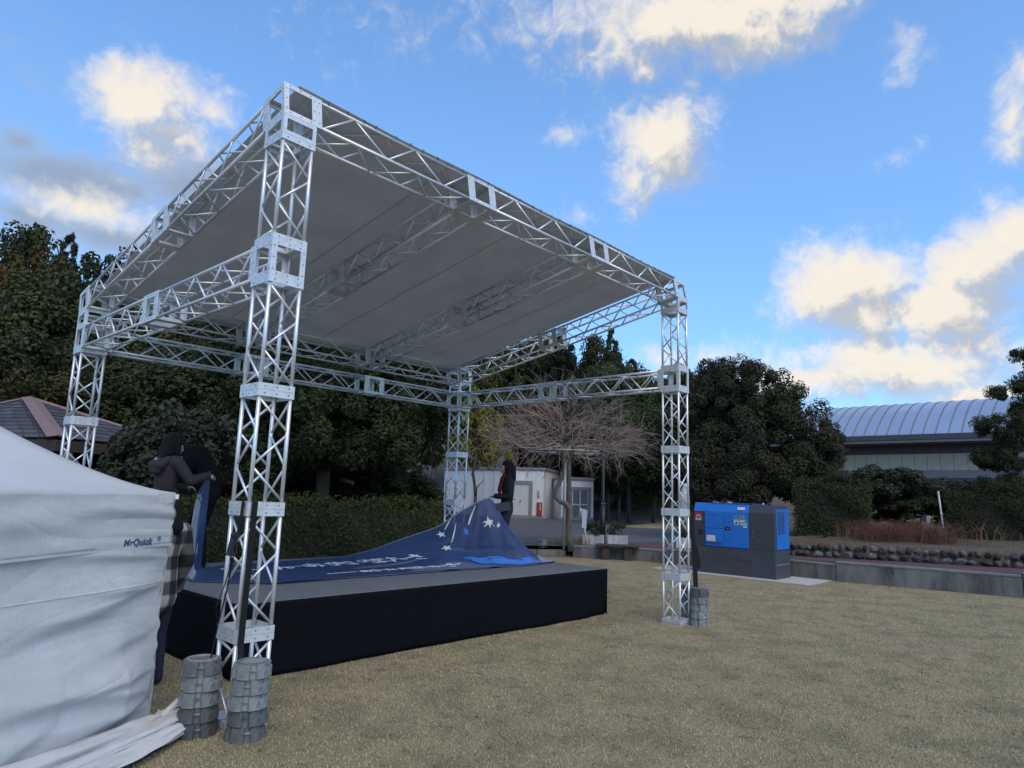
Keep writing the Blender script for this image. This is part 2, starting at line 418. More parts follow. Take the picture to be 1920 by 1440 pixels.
M['drystem'] = mat('dry_stem', (.30, .19, .10), (.17, .085, .055), rough=.9, scale=3)
M['stone'] = mat('field_stone', (.105, .10, .095), (.04, .04, .04), rough=.9, scale=5, bump=.5, bump_scale=16, objvar=.75, extra=((.30, .29, .27), 4, .62, .75))
M['post'] = mat('galvanised_post', (.42, .43, .45), (.34, .35, .37), rough=.5, metal=.4, scale=10)
M['lamp'] = mat('black_lamp_post', (.012, .011, .014), rough=.45)

def leaf_mat(name, c1, c2, c3, scale=.55, trans=.22, rough=.5, objvar=.25):
    m = bpy.data.materials.new(name); m.use_nodes = True
    nt = m.node_tree; n, l = nt.nodes, nt.links; b = n['Principled BSDF']
    t = n.new('ShaderNodeTexCoord')
    n1 = n.new('ShaderNodeTexNoise'); n1.inputs['Scale'].default_value = scale; n1.inputs['Detail'].default_value = 3
    n2 = n.new('ShaderNodeTexNoise'); n2.inputs['Scale'].default_value = 9.0; n2.inputs['Detail'].default_value = 4
    l.new(t.outputs['Object'], n1.inputs['Vector']); l.new(t.outputs['Object'], n2.inputs['Vector'])
    r1 = n.new('ShaderNodeMapRange'); l.new(n1.outputs[0], r1.inputs[0]); r1.inputs[1].default_value = .36; r1.inputs[2].default_value = .66
    r2 = n.new('ShaderNodeMapRange'); l.new(n2.outputs[0], r2.inputs[0]); r2.inputs[1].default_value = .42; r2.inputs[2].default_value = .68
    x1 = n.new('ShaderNodeMix'); x1.data_type = 'RGBA'; l.new(r1.outputs[0], x1.inputs[0]); x1.inputs[6].default_value = (*c1, 1); x1.inputs[7].default_value = (*c2, 1)
    x2 = n.new('ShaderNodeMix'); x2.data_type = 'RGBA'; l.new(r2.outputs[0], x2.inputs[0]); l.new(x1.outputs[2], x2.inputs[6]); x2.inputs[7].default_value = (*c3, 1)
    oi = n.new('ShaderNodeObjectInfo'); hs = n.new('ShaderNodeHueSaturation')
    r3 = n.new('ShaderNodeMapRange'); l.new(oi.outputs['Random'], r3.inputs[0]); r3.inputs[3].default_value = 1 - objvar; r3.inputs[4].default_value = 1 + objvar
    l.new(r3.outputs[0], hs.inputs['Value']); l.new(x2.outputs[2], hs.inputs['Color'])
    l.new(hs.outputs[0], b.inputs['Base Color']); b.inputs['Roughness'].default_value = .7; b.inputs['Specular IOR Level'].default_value = .12
    tr = n.new('ShaderNodeBsdfTranslucent'); l.new(hs.outputs[0], tr.inputs[0])
    ms = n.new('ShaderNodeMixShader'); ms.inputs[0].default_value = trans
    l.new(b.outputs[0], ms.inputs[1]); l.new(tr.outputs[0], ms.inputs[2]); l.new(ms.outputs[0], n['Material Output'].inputs[0])
    return m
M['leafdark'] = leaf_mat('dark_evergreen_leaf', (.031, .040, .019), (.046, .055, .024), (.062, .070, .034))
M['leafmid'] = leaf_mat('mid_green_leaf', (.034, .048, .020), (.054, .070, .028), (.078, .090, .042))
M['leafolive'] = leaf_mat('olive_leaf', (.048, .056, .022), (.076, .076, .028), (.098, .084, .032))
M['leafyellow'] = leaf_mat('yellowing_leaf', (.10, .12, .025), (.17, .17, .03), (.22, .20, .04))
M['leafrust'] = leaf_mat('rusty_leaf', (.075, .055, .022), (.12, .085, .028), (.10, .09, .035))
M['leafconifer'] = leaf_mat('conifer_needles', (.018, .028, .017), (.025, .036, .020), (.032, .043, .025), objvar=.2)
M['leafhedge'] = leaf_mat('hedge_leaf', (.045, .062, .018), (.064, .082, .024), (.088, .108, .034), scale=1.2)
M['leafgrey'] = leaf_mat('grey_green_leaf', (.034, .045, .030), (.048, .060, .040), (.066, .078, .056))

def canvas_mat(name, c1, c2, stain, trans, crumple):
    m = bpy.data.materials.new(name); m.use_nodes = True
    nt = m.node_tree; n, l = nt.nodes, nt.links; b = n['Principled BSDF']
    g = n.new('ShaderNodeTexCoord')
    def tex(scale, stretch, det, ro=.6, dist=0.0):
        mp = n.new('ShaderNodeMapping'); mp.inputs['Scale'].default_value = stretch; l.new(g.outputs['Object'], mp.inputs[0])
        t = n.new('ShaderNodeTexNoise'); t.inputs['Scale'].default_value = scale; t.inputs['Detail'].default_value = det; t.inputs['Roughness'].default_value = ro; t.inputs['Distortion'].default_value = dist
        l.new(mp.outputs[0], t.inputs['Vector']); return t.outputs[0]
    def rng(x, a, c):
        r = n.new('ShaderNodeMapRange'); l.new(x, r.inputs[0]); r.inputs[1].default_value = a; r.inputs[2].default_value = c; return r.outputs[0]
    def mx(f, a, c):
        x = n.new('ShaderNodeMix'); x.data_type = 'RGBA'; l.new(f, x.inputs[0])
        for i, q in ((6, a), (7, c)):
            if isinstance(q, tuple): x.inputs[i].default_value = (*q, 1)
            else: l.new(q, x.inputs[i])
        return x.outputs[2]
    fib = tex(6, (22, 22, 1.0), 5, .7); cloud = tex(2.2, (1, 1, 2), 7, .65); spot = tex(9, (1, 1, 1), 8, .7)
    k = mx(rng(cloud, .38, .66), c1, c2); k = mx(math_node(nt, 'MULTIPLY', rng(fib, .50, .72), .55), k, stain); k = mx(math_node(nt, 'MULTIPLY', rng(spot, .62, .76), .7), k, stain)
    l.new(k, b.inputs['Base Color']); b.inputs['Roughness'].default_value = .48; b.inputs['Specular IOR Level'].default_value = .35
    cr1 = math_node(nt, 'ABSOLUTE', math_node(nt, 'SUBTRACT', tex(.8, (1, 1, 3.2), 2, .5, 1.0), .5)); cr2 = math_node(nt, 'ABSOLUTE', math_node(nt, 'SUBTRACT', tex(2.3, (1, 1, 2.6), 2, .5, .8), .5))
    hgt = math_node(nt, 'ADD', math_node(nt, 'MULTIPLY', cr1, 1.0), math_node(nt, 'MULTIPLY', cr2, .25)); hgt = math_node(nt, 'ADD', hgt, math_node(nt, 'MULTIPLY', fib, .012))
    bp = n.new('ShaderNodeBump'); bp.inputs['Strength'].default_value = crumple; bp.inputs['Distance'].default_value = .09
    l.new(hgt, bp.inputs['Height']); l.new(bp.outputs[0], b.inputs['Normal'])
    tr = n.new('ShaderNodeBsdfTranslucent'); l.new(k, tr.inputs[0]); ms = n.new('ShaderNodeMixShader'); ms.inputs[0].default_value = trans
    l.new(b.outputs[0], ms.inputs[1]); l.new(tr.outputs[0], ms.inputs[2]); l.new(ms.outputs[0], n['Material Output'].inputs[0])
    return m
M['canvas'] = canvas_mat('white_canvas', (.58, .59, .60), (.50, .51, .505), (.42, .42, .39), .12, .38)
M['canvas_roof'] = canvas_mat('white_canvas_roof', (.52, .54, .56), (.49, .51, .53), (.45, .46, .46), .08, .10)

# lawn: worn winter turf
def lawn_mat():
    m = bpy.data.materials.new('winter_turf'); m.use_nodes = True
    nt = m.node_tree; n, l = nt.nodes, nt.links; b = n['Principled BSDF']
    g = n.new('ShaderNodeNewGeometry')
    def nz(scale, det, lo, hi, ro=.6):
        t = n.new('ShaderNodeTexNoise'); t.inputs['Scale'].default_value = scale; t.inputs['Detail'].default_value = det; t.inputs['Roughness'].default_value = ro
        l.new(g.outputs['Position'], t.inputs['Vector'])
        r = n.new('ShaderNodeMapRange'); l.new(t.outputs[0], r.inputs[0]); r.inputs[1].default_value = lo; r.inputs[2].default_value = hi
        return r.outputs[0], t.outputs[0]
    def mx(f, a, c):
        x = n.new('ShaderNodeMix'); x.data_type = 'RGBA'; l.new(f, x.inputs[0])
        for i, q in ((6, a), (7, c)):
            if isinstance(q, tuple): x.inputs[i].default_value = (*q, 1)
            else: l.new(q, x.inputs[i])
        return x.outputs[2]
    a, _ = nz(.42, 6, .40, .62); c, _ = nz(1.7, 8, .47, .62); d, dd = nz(38, 6, .38, .66, .7); e, _ = nz(4.5, 8, .54, .68)
    k = mx(a, (.318, .268, .165), (.292, .262, .140))
    k = mx(c, k, (.195, .178, .105))
    k = mx(e, k, (.12, .108, .08))
    k2 = mx(d, (.13, .11, .07), (.33, .285, .195))
    x = n.new('ShaderNodeMix'); x.data_type = 'RGBA'; x.inputs[0].default_value = .45; l.new(k, x.inputs[6]); l.new(k2, x.inputs[7])
    l.new(x.outputs[2], b.inputs['Base Color']); b.inputs['Roughness'].default_value = 1.0; b.inputs['Specular IOR Level'].default_value = .1
    bp = n.new('ShaderNodeBump'); bp.inputs['Strength'].default_value = .7; bp.inputs['Distance'].default_value = .03
    l.new(dd, bp.inputs['Height']); l.new(bp.outputs[0], b.inputs['Normal'])
    return m
M['lawn'] = lawn_mat()

# ------------------------------------------------------------------ ground, terrace, road
def tz(x, y): return .41 - .0143 * min(y, 8.0)

def sheet(name, poly, material, off, kind='structure', label=None, thick=0):
    bm = bmesh.new()
    f = bm.faces.new([bm.verts.new((x, y, 0)) for x, y in poly])
    bmesh.ops.bisect_plane(bm, geom=bm.verts[:] + bm.edges[:] + bm.faces[:], plane_co=(0, 8, 0), plane_no=(0, 1, 0))
    bmesh.ops.triangulate(bm, faces=bm.faces[:])
    for v in bm.verts: v.co.z = tz(v.co.x, v.co.y) + off
    bm.normal_update()
    for q in bm.faces:
        if q.normal.z < 0: q.normal_flip()
    me = bpy.data.meshes.new(name); bm.to_mesh(me); bm.free(); me.materials.append(material)
    o = obj(name, me); tag(o, label=label, kind=kind); return o

b = MB(); b.add([(-500, -500, 0), (900, -500, 0), (900, 900, 0), (-500, 900, 0)], [(0, 1, 2, 3)])
tag(b.build('lawn', M['lawn']), kind='structure')
WALL = [(17.2, -16), (15.06, -2.95), (14.60, .5), (14.68, 5.0), (14.52, 6.05), (13.70, 7.45)]
KERB = [(13.62, 7.62), (12.95, 8.15), (11.9, 8.75), (9.2, 9.6)]
IN = .2
inner = [(x + IN, y) for x, y in WALL[:4]] + [(14.7, 6.15), (13.86, 7.6)]
sheet('terrace_ground', inner + [(13.0, 8.3), (9.2, 9.75), (-60, 9.75), (-60, 300), (300, 300), (300, -16)], M['earth'], 0)
sheet('road', [(4, 11.2), (12.9, 9.1), (15.8, 8.95), (16.9, 7.9), (17.6, 7.2), (21.5, 7.6), (60, 9.2), (60, 33), (33, 26.3), (29.2, 24.5), (24.0, 31.5), (4, 44)], M['asphalt'], .006)
sheet('red_path', [(17.45, -16), (15.27, -2.95), (14.82, .5), (14.9, 5.0), (14.78, 6.1), (15.1, 6.9), (16.2, 8.0), (16.86, 7.86), (17.56, 7.16), (16.6, 5.6), (16.1, 4.2), (16.1, 1.9), (17.1, -2.8), (19.4, -16)], M['redpath'], .010)
k = MB()
for a, c in (((16.1, 9.35), (18.6, 9.9)), ((18.9, 10.2), (21.2, 12.2))):
    a, c = Vector((*a, tz(*a) + .07)), Vector((*c, tz(*c) + .07)); d = c - a
    k.box((a + c) / 2, (d.length, .14, .13), rot=Matrix.Rotation(math.atan2(d.y, d.x), 3, 'Z'))
tag(k.build('road_kerb', M['concrete_top']), kind='structure')

# low retaining wall along the lawn
rw = empty('retaining_wall', (14.6, .5, 0)); tag(rw, 'low stained concrete retaining wall between the lawn and the red path', 'wall')
def wall_run(root, P, zt, joints, cap=True):
    for i in range(len(P) - 1):
        a, c = Vector((*P[i], 0)), Vector((*P[i + 1], 0)); d = c - a; L = d.length; u = d / L; ang = math.atan2(d.y, d.x)
        nr = Vector((-u.y, u.x, 0)); n = max(1, round(L / joints)); off = nr * (-.10) if nr.x < 0 else nr * .10
        for k in range(n):
            s0, s1 = L * k / n + .012, L * (k + 1) / n - .012
            q0, q1 = a + u * s0, a + u * s1
            z0, z1 = zt(q0), zt(q1); mid = (q0 + q1) / 2 + off
            m = MB(); m.box((0, 0, (z0 + z1) / 4 - .026), (s1 - s0, .18, (z0 + z1) / 2 - .05))
            o = m.build('panel', M['concrete'], root); o.location = mid - root.location; o.rotation_euler.z = ang
            if cap:
                m = MB(); m.box((0, 0, (z0 + z1) / 2 - .022), (s1 - s0 + .004, .20, .05)); o = m.build('coping', M['concrete_top'], root)
                o.location = mid - root.location; o.rotation_euler.z = ang; add_bevel(o, .008)
            if k or i:
                j = MB(); j.box((0, 0, z0 / 2 - .03), (.028, .16, z0 - .08)); o = j.build('joint', M['joint'], root)
                o.location = a + u * (L * k / n) + off - root.location; o.rotation_euler.z = ang
wall_run(rw, WALL, lambda q: tz(q.x, q.y) + .02, 3.3)
kw = empty('garden_kerb', (13.62, 7.62, 0)); tag(kw, 'low concrete kerb edging the planting bed behind the stage', 'kerb')
wall_run(kw, KERB, lambda q: .24, 1.6, cap=False)

# field stone wall and bank above the red path
SW = [(16.12, 4.6), (16.02, 2.0), (17.02, -2.8), (18.0, -6.2)]
def along(P, s):
    for i in range(len(P) - 1):
        a, c = Vector((*P[i], 0)), Vector((*P[i + 1], 0)); L = (c - a).length
        if s <= L or i == len(P) - 2: return a + (c - a) * (s / L), (c - a).normalized()
        s -= L
sw = empty('stone_wall', (16.1, 2, tz(16, 2))); tag(sw, 'low rough field stone wall of grey boulders along the red path', 'wall')
def stone_mesh(seed):
    rg = random.Random(seed); bm = bmesh.new(); bmesh.ops.create_icosphere(bm, subdivisions=2, radius=.5)
    ph = [(Vector((rg.uniform(-1, 1), rg.uniform(-1, 1), rg.uniform(-1, 1))).normalized(), rg.uniform(.24, .44)) for _ in range(13)]
    for v in bm.verts:
        for d, h in ph:
            e = v.co.dot(d) - h
            if e > 0: v.co -= d * e * .97
    me = bpy.data.meshes.new('stone'); bm.to_mesh(me); bm.free(); me.materials.append(M['stone'])
    for p in me.polygons: p.use_smooth = False
    return me
SM = [stone_mesh(i) for i in range(9)]
rg = random.Random(3)
for row in range(2):
    s = .0
    while s < 11.2:
        w = rg.uniform(.13, .32) if row == 0 else rg.uniform(.11, .26)
        p, d = along(SW, s + w / 2); nr = Vector((-d.y, d.x, 0)); nr = nr if nr.x > 0 else -nr
        h = rg.uniform(.15, .25)
        o = obj('stone', rg.choice(SM), sw); o.scale = (w * 1.12, rg.uniform(.22, .3), h)
        o.location = Vector((p.x, p.y, tz(p.x, p.y) + (.09 if row == 0 else .265) + rg.uniform(-.02, .02))) + nr * (.06 + .05 * row + rg.uniform(-.03, .04)) - sw.location
        o.rotation_euler = (rg.uniform(-.4, .4), rg.uniform(-.3, .3), math.atan2(d.y, d.x) + rg.uniform(-.25, .25)); s += w * .96
P = []
for i in range(24):
    p, d = along(SW, i * .52); nr = Vector((-d.y, d.x, 0)); nr = nr if nr.x > 0 else -nr; row = []
    for j, (dd, dz) in enumerate(((.08, .0), (.12, .28), (.5, .34), (1.4, .40), (3.0, .48), (7, .6), (22, .3))):
        q = p + nr * dd; row.append((q.x, q.y, tz(p.x, p.y) + dz + (rg.uniform(-.04, .04) if 1 < j < 6 else 0)))
    P.append(row)
m = MB(); m.grid(P); tag(m.build('bank', M['earth']), kind='structure')

# wooded hillside behind everything
P = []
for i in range(40):
    row = []
    for j in range(26):
        an = R(-62 + i * 3.6); d = 46 + j * 9
        x, y = CAM_P.x + d * math.sin(an + R(47)), CAM_P.y + d * math.cos(an + R(47))
        lat = max(0, min(1, (R(33) - an) / R(12)))
        z = .1 + lat * (max(0, j - .4) ** 1.0) * 2.3 * (1 - .012 * j) + 1.2 * math.sin(i * .9) * math.sin(j * .7) * lat * min(1, j / 4)
        row.append((x, y, z))
    P.append(row)
m = MB(); m.grid(P); tag(m.build('hillside', M['earth']), kind='structure')

# ------------------------------------------------------------------ stage canopy of aluminium truss
T = .30; W, D = 6.7317, 5.0098; H0, HM = .652, .9017
SL = math.atan(.1837); ZA = 4.73                      # slope of the roof, height of its front lower edge
sc = empty('stage_canopy'); tag(sc, 'silver aluminium truss stage canopy with sloping grey tarpaulin roof', 'stage canopy')
PT = .005                                             # plate thickness
CR, BR = .0158, .0098                                 # chord and brace radius
CO = PT + CR                                          # chord centre inset

def holes(mb, axis, pos, a0, a1, b, sgn):
    for k in range(3):
        a = a0 + (a1 - a0) * (k + .5) / 3
        c = [0, 0, 0]; ia, ib = [i for i in range(3) if i != axis]
        c[axis] = pos + sgn * .0012; c[ia] = a; c[ib] = b
        n = [0, 0, 0]; n[axis] = sgn; mb.disc(c, n, .0062, 1)

def frame_ring(h=.05):
    """square end frame lying in local xy, from z 0 to h, flange on the z = 0 side"""
    m = MB()
    m.span((0, 0, 0), (PT, T, h)); m.span((T - PT, 0, 0), (T, T, h))
    m.span((PT, 0, 0), (T - PT, PT, h)); m.span((PT, T - PT, 0), (T - PT, T, h))
    f = .036
    m.span((PT, PT, .001), (PT + f, T - PT, .001 + PT)); m.span((T - PT - f, PT, .001), (T - PT, T - PT, .001 + PT))
    m.span((PT + f, PT, .001), (T - PT - f, PT + f, .001 + PT)); m.span((PT + f, T - PT - f, .001), (T - PT - f, T - PT, .001 + PT))
    for sgn, pos in ((-1, 0), (1, T)):
        for ax in (0, 1):
            for k in range(3):
                a = .05 + .2 * k / 2
                c = [0, 0, h * .52]; c[ax] = pos + sgn * .0012; c[1 - ax] = a
                n = [0, 0, 0]; n[ax] = sgn; m.disc(c, n, .006, 1)
    return m.mesh('end_frame', [M['alu_plate'], M['hole']])
RING = frame_ring()

def cube_mesh():
    m = MB(); w = .043
    def face(ax, lo, hi, pos0, pos1, full):
        # a square frame of four strips in the plane across axis ax
        ia, ib = [i for i in range(3) if i != ax]
        def sp(a0, a1, b0, b1):
            p, q = [0, 0, 0], [0, 0, 0]
            p[ax], q[ax] = pos0, pos1; p[ia], q[ia] = a0, a1; p[ib], q[ib] = b0, b1; m.span(p, q)
        A0, A1, B0, B1 = full
        sp(A0, A0 + w, B0, B1); sp(A1 - w, A1, B0, B1); sp(A0 + w, A1 - w, B0, B0 + w); sp(A0 + w, A1 - w, B1 - w, B1)
        sg = -1 if pos0 < T / 2 else 1; ps = pos0 if sg < 0 else pos1
        for k in range(3):
            t = .055 + k * .095
            for s in (w / 2, T - w / 2):
                for (a, bb) in ((s, t), (t, s)):
                    c = [0, 0, 0]; c[ax] = ps + sg * .0012; c[ia] = a; c[ib] = bb; n = [0, 0, 0]; n[ax] = sg; m.disc(c, n, .006, 1)
    for p0, p1 in ((0, PT), (T - PT, T)):
        face(0, 0, 0, p0, p1, (0, T, 0, T))
        face(1, 0, 0, p0, p1, (PT, T - PT, 0, T))
        face(2, 0, 0, p0, p1, (PT, T - PT, PT, T - PT))
    return m.mesh('joint_box', [M['alu_plate'], M['hole']])
CUBE = cube_mesh()

_br = {}
def brace_mesh(L):
    k = round(L, 3)
    if k not in _br:
        m = MB(); m.tube([(0, 0, 0), (0, 0, L)], BR, 7); _br[k] = m.mesh('brace', M['alu'])
    return _br[k]
_ch = {}
def chord_mesh(L):
    k = round(L, 3)
    if k not in _ch:
        m = MB(); m.tube([(0, 0, 0), (0, 0, L)], CR, 10); _ch[k] = m.mesh('chord', M['alu'])
    return _ch[k]

def zig(L, n):
    """brace ends for the four faces of a section of length L, n zigzags per face"""
    out = []; z0, z1 = .055, L - .055; st = (z1 - z0) / n; g = .018
    for f in range(4):
        rev = f in (1, 2)
        for k in range(n):
            a, c = (0, 1) if (k % 2 == 0) != rev else (1, 0)
            p0, p1 = z0 + st * k + g, z0 + st * (k + 1) - g
            lo, hi = CO + .010, T - CO - .010
            A, B_ = (lo if a == 0 else hi), (lo if c == 0 else hi)
            if f == 0: out.append(((A, CO, p1), (B_, CO, p0)))
            if f == 1: out.append(((A, T - CO, p1), (B_, T - CO, p0)))
            if f == 2: out.append(((CO, A, p1), (CO, B_, p0)))
            if f == 3: out.append(((T - CO, A, p1), (T - CO, B_, p0)))
    return out

def section(parent, M4, L, n, single):
    for x in (CO, T - CO):
        for y in (CO, T - CO):
            obj('chord', chord_mesh(L - .004), parent, mat4=M4 @ Matrix.Translation((x, y, .002)))
    obj('end_frame', RING, parent, mat4=M4 @ Matrix.Translation((0, 0, .0008)))
    obj('end_frame', RING, parent, mat4=M4 @ Matrix.Translation((0, T, L - .0008)) @ Matrix.Rotation(math.pi, 4, 'X'))
    zz = zig(L, n)
    if single:
        for a, c in zz:
            a, c = Vector(a), Vector(c); q = (c - a).to_track_quat('Z', 'Y').to_matrix().to_4x4()
            obj('brace', brace_mesh((c - a).length), parent, mat4=M4 @ Matrix.Translation(a) @ q)
    else:
        m = MB()
        for a, c in zz: m.tube([a, c], BR, 6)
        o = m.build('bracing', M['alu'], parent, mat4=M4); o['kind'] = 'stuff'

def basis(x, y, z, o):
    return Matrix(((x[0], y[0], z[0], o[0]), (x[1], y[1], z[1], o[1]), (x[2], y[2], z[2], o[2]), (0, 0, 0, 1)))
cS, sS = math.cos(SL), math.sin(SL)
S_ = (0, cS, -sS); N_ = (0, sS, cS); X_ = (1, 0, 0); Y_ = (0, 1, 0); Z_ = (0, 0, 1)
BX = T                                                # size of a joint box
ZMID = H0 + 3 * HM                                    # underside of the horizontal beams
SLEN = D / cS

def roofpt(x, s, n): return Vector((x, s * cS + n * sS, ZA - s * sS + n * cS))

for name, ox, oy in (('near', 0, 0), ('right', W - T, 0), ('left', 0, D - T), ('rear', W - T, D - T)):
    front = oy == 0
    lab = {'near': 'corner tower next to the white tent', 'right': 'corner tower nearest the blue generator', 'left': 'corner tower seen above the white tent roof', 'rear': 'rear corner tower beside the woman in the red scarf'}[name]
    tw = empty('corner_tower', parent=sc); tw['label'] = lab
    def TM(z): return Matrix.Translation((ox, oy, z))
    m = MB(); m.span((.0, .0, .001), (T, T, .012)); m.span((.02, .02, .012), (T - .02, T - .02, .02)); m.build('base_plate', M['alu_plate'], tw, mat4=TM(0))
    section(tw, TM(.022), H0 - .022, 2, True)
    for k in range(3): section(tw, TM(H0 + k * HM), HM, 3, True)
    obj('joint_box', CUBE, tw, mat4=TM(ZMID))
    if front: section(tw, TM(ZMID + BX), HM, 3, True); zt = ZMID + BX + HM
    else: zt = ZMID + BX
    # wedge that takes up the roof slope
    m = MB(); z0 = zt + .001
    def top(y): return ZA - (oy + y) * math.tan(SL) - .002
    w = .034
    def quadplate(A, Bq, nrm):
        # A, Bq: bottom ends (x, y); a frame of four strips between z0 and the slope
        A, Bq = Vector((*A, 0)), Vector((*Bq, 0)); d = (Bq - A).normalized(); n = Vector(nrm) * PT
        L = (Bq - A).length
        def strip(s0, s1, lo0, hi0, lo1, hi1):
            vs = []
            for s, lo, hi in ((s0, lo0, hi0), (s1, lo1, hi1)):
                p = A + d * s
                for z in (lo, hi):
                    vs += [(p.x, p.y, z), (p.x - n.x, p.y - n.y, z)]
            m.add(vs, [(0, 4, 6, 2), (1, 3, 7, 5), (0, 1, 5, 4), (2, 6, 7, 3), (0, 2, 3, 1), (4, 5, 7, 6)])
        tt = lambda s: top((A + d * s).y)
        strip(0, w, z0, tt(0), z0, tt(w)); strip(L - w, L, z0, tt(L - w), z0, tt(L))
        strip(w, L - w, z0, z0 + .03, z0, z0 + .03); strip(w, L - w, tt(w) - .036, tt(w), tt(L - w) - .036, tt(L - w))
    quadplate((0, 0), (T, 0), (0, -1, 0)); quadplate((0, T), (T, T), (0, 1, 0))
    quadplate((0, PT), (0, T - PT), (-1, 0, 0)); quadplate((T, PT), (T, T - PT), (1, 0, 0))
    m.build('wedge_frame', M['alu_plate'], tw, mat4=Matrix.Translation((ox, oy, 0)))
    s0 = oy / cS
    obj('joint_box', CUBE, tw, mat4=basis(S_, N_, X_, roofpt(ox, s0, 0)))

def beam(label, M4, parts, single=False):
    """parts: lengths; a joint box between each two"""
    bm_ = empty('truss_beam', parent=sc); bm_['label'] = label
    z = 0
    for i, (L, n) in enumerate(parts):
        section(bm_, M4 @ Matrix.Translation((0, 0, z)), L, n, single); z += L
        if i < len(parts) - 1:
            obj('joint_box', CUBE, bm_, mat4=M4 @ Matrix.Translation((0, 0, z + .001))); z += BX + .002
LX = (W - 4 * T - .004) / 3; LY = (D - 3 * T - .002) / 2; LS = (SLEN - 3 * T - .002) / 2
px3 = [(LX, 5)] * 3
beam('front roof edge beam', basis(S_, N_, X_, roofpt(T, 0, 0)), px3, True)
beam('rear roof edge beam', basis(S_, N_, X_, roofpt(T, (D - T) / cS, 0)), px3)
beam('rear horizontal beam', basis(Y_, Z_, X_, (T, D - T, ZMID)), px3)
beam('left horizontal beam', basis(Z_, X_, Y_, (0, T, ZMID)), [(LY, 7)] * 2)
beam('right horizontal beam', basis(Z_, X_, Y_, (W - T, T, ZMID)), [(LY, 7)] * 2)
for x, lab in ((0, 'left roof edge beam'), (T + LX + .001, 'rafter beam nearer the white tent'), (2 * T + 2 * LX + .003, 'rafter beam nearer the generator'), (W - T, 'right roof edge beam')):
    beam(lab, basis(N_, X_, S_, roofpt(x, T, 0)), [(LS, 7)] * 2)

# tarpaulin roof
def tarp_n(x, s):
    base = T + .012
    xs = [T / 2, T + LX + T / 2, 2 * T + 2 * LX + T / 2, W - T / 2]
    for a, c in zip(xs, xs[1:]):
        if a <= x <= c:
            t = (x - a) / (c - a); base += -.018 * math.sin(math.pi * t) + .005 * math.sin(9 * t + 4 * s) * math.sin(math.pi * t)
    return base
X0, X1, S0, S1 = .13, W - .30, -.015, SLEN + .01
P = [[roofpt(X0 + (X1 - X0) * i / 60, S0 + (S1 - S0) * j / 24, tarp_n(X0 + (X1 - X0) * i / 60, S0 + (S1 - S0) * j / 24)) for j in range(25)] for i in range(61)]
m = MB(); m.grid(P); tp = m.build('roof_tarpaulin', M['tarp'], sc); add_solid(tp, .004, 1)
for xs in (1.15, 1.86, 3.38, 3.98, 5.55):
    if xs in (1.15, 3.98): continue
    m = MB(); m.grid([[roofpt(xs + dx, S0 + (S1 - S0) * j / 24, tarp_n(xs, S0 + (S1 - S0) * j / 24) - .0025) for j in range(25)] for dx in (0, .022)]); m.build('seam', M['tarp_seam'], tp)
m = MB(); q = random.Random(5)
for i in range(34):
    x = .4 + i * .18 + q.uniform(-.03, .03); a = roofpt(x, .0, T + .012); c = roofpt(x + q.uniform(-.03, .03), .02, T - .03)
    m.tube([a, roofpt(x + .01, -.022, T + .0), c], .003, 4)
m.build('tie_cords', M['black'], tp)['kind'] = 'stuff'

# ------------------------------------------------------------------ stage deck
DX0, DX1, DY0, DY1, DZ = .62, 6.40, 1.22, 4.62, .67
dk = empty('stage_deck', (DX0, DY0, 0)); tag(dk, 'low stage platform with grey carpet top and black cloth skirt', 'stage')
m = MB(); m.span((DX0, DY0, DZ - .035), (DX1, DY1, DZ)); o = m.build('carpet_top', M['carpet'], dk); o.location = -dk.location; add_bevel(o, .008)
def skirt(a, c, n_out, seed, taper=0.0):
    a, c = Vector((*a, 0)), Vector((*c, 0)); L = (c - a).length; d = (c - a) / L; n_out = Vector(n_out); rg = random.Random(seed)
    ks = [(rg.uniform(2, 9), rg.uniform(0, 6.3), rg.uniform(.3, 1)) for _ in range(6)]
    P = []
    nx = int(L / .04)
    for i in range(nx + 1):
        s = L * i / nx; row = []
        for j in range(15):
            t = j / 14
            wv = sum(w * math.sin(k * s + p + 1.3 * t) for k, p, w in ks) * .006 * t + .02 * t * t * math.sin(s * 1.7)
            diag = .012 * math.sin(7 * (s * .8 + t * 1.6)) * t * max(0, (s - L * .6) / (L * .4))
            z = (DZ - .006) * (1 - t) + .012 * t
            q = a + d * s + n_out * (.012 + wv + diag + .01 * t) + d * (-taper * t * max(0, (s / L - .9) * 10))
            row.append((q.x, q.y, z))
        P.append(row)
    m = MB(); m.grid(P); o = m.build('skirt', M['skirt'], dk); o.location = -dk.location; add_solid(o, .003)
skirt((DX0 - .005, DY0), (DX1 + .005, DY0), (0, -1, 0), 1, .07)
skirt((DX0, DY1), (DX0, DY0 - .004), (-1, 0, 0), 2)
skirt((DX1, DY0 - .004), (DX1, DY1), (1, 0, 0), 3)
skirt((DX1, DY1), (DX0, DY1), (0, 1, 0), 4)

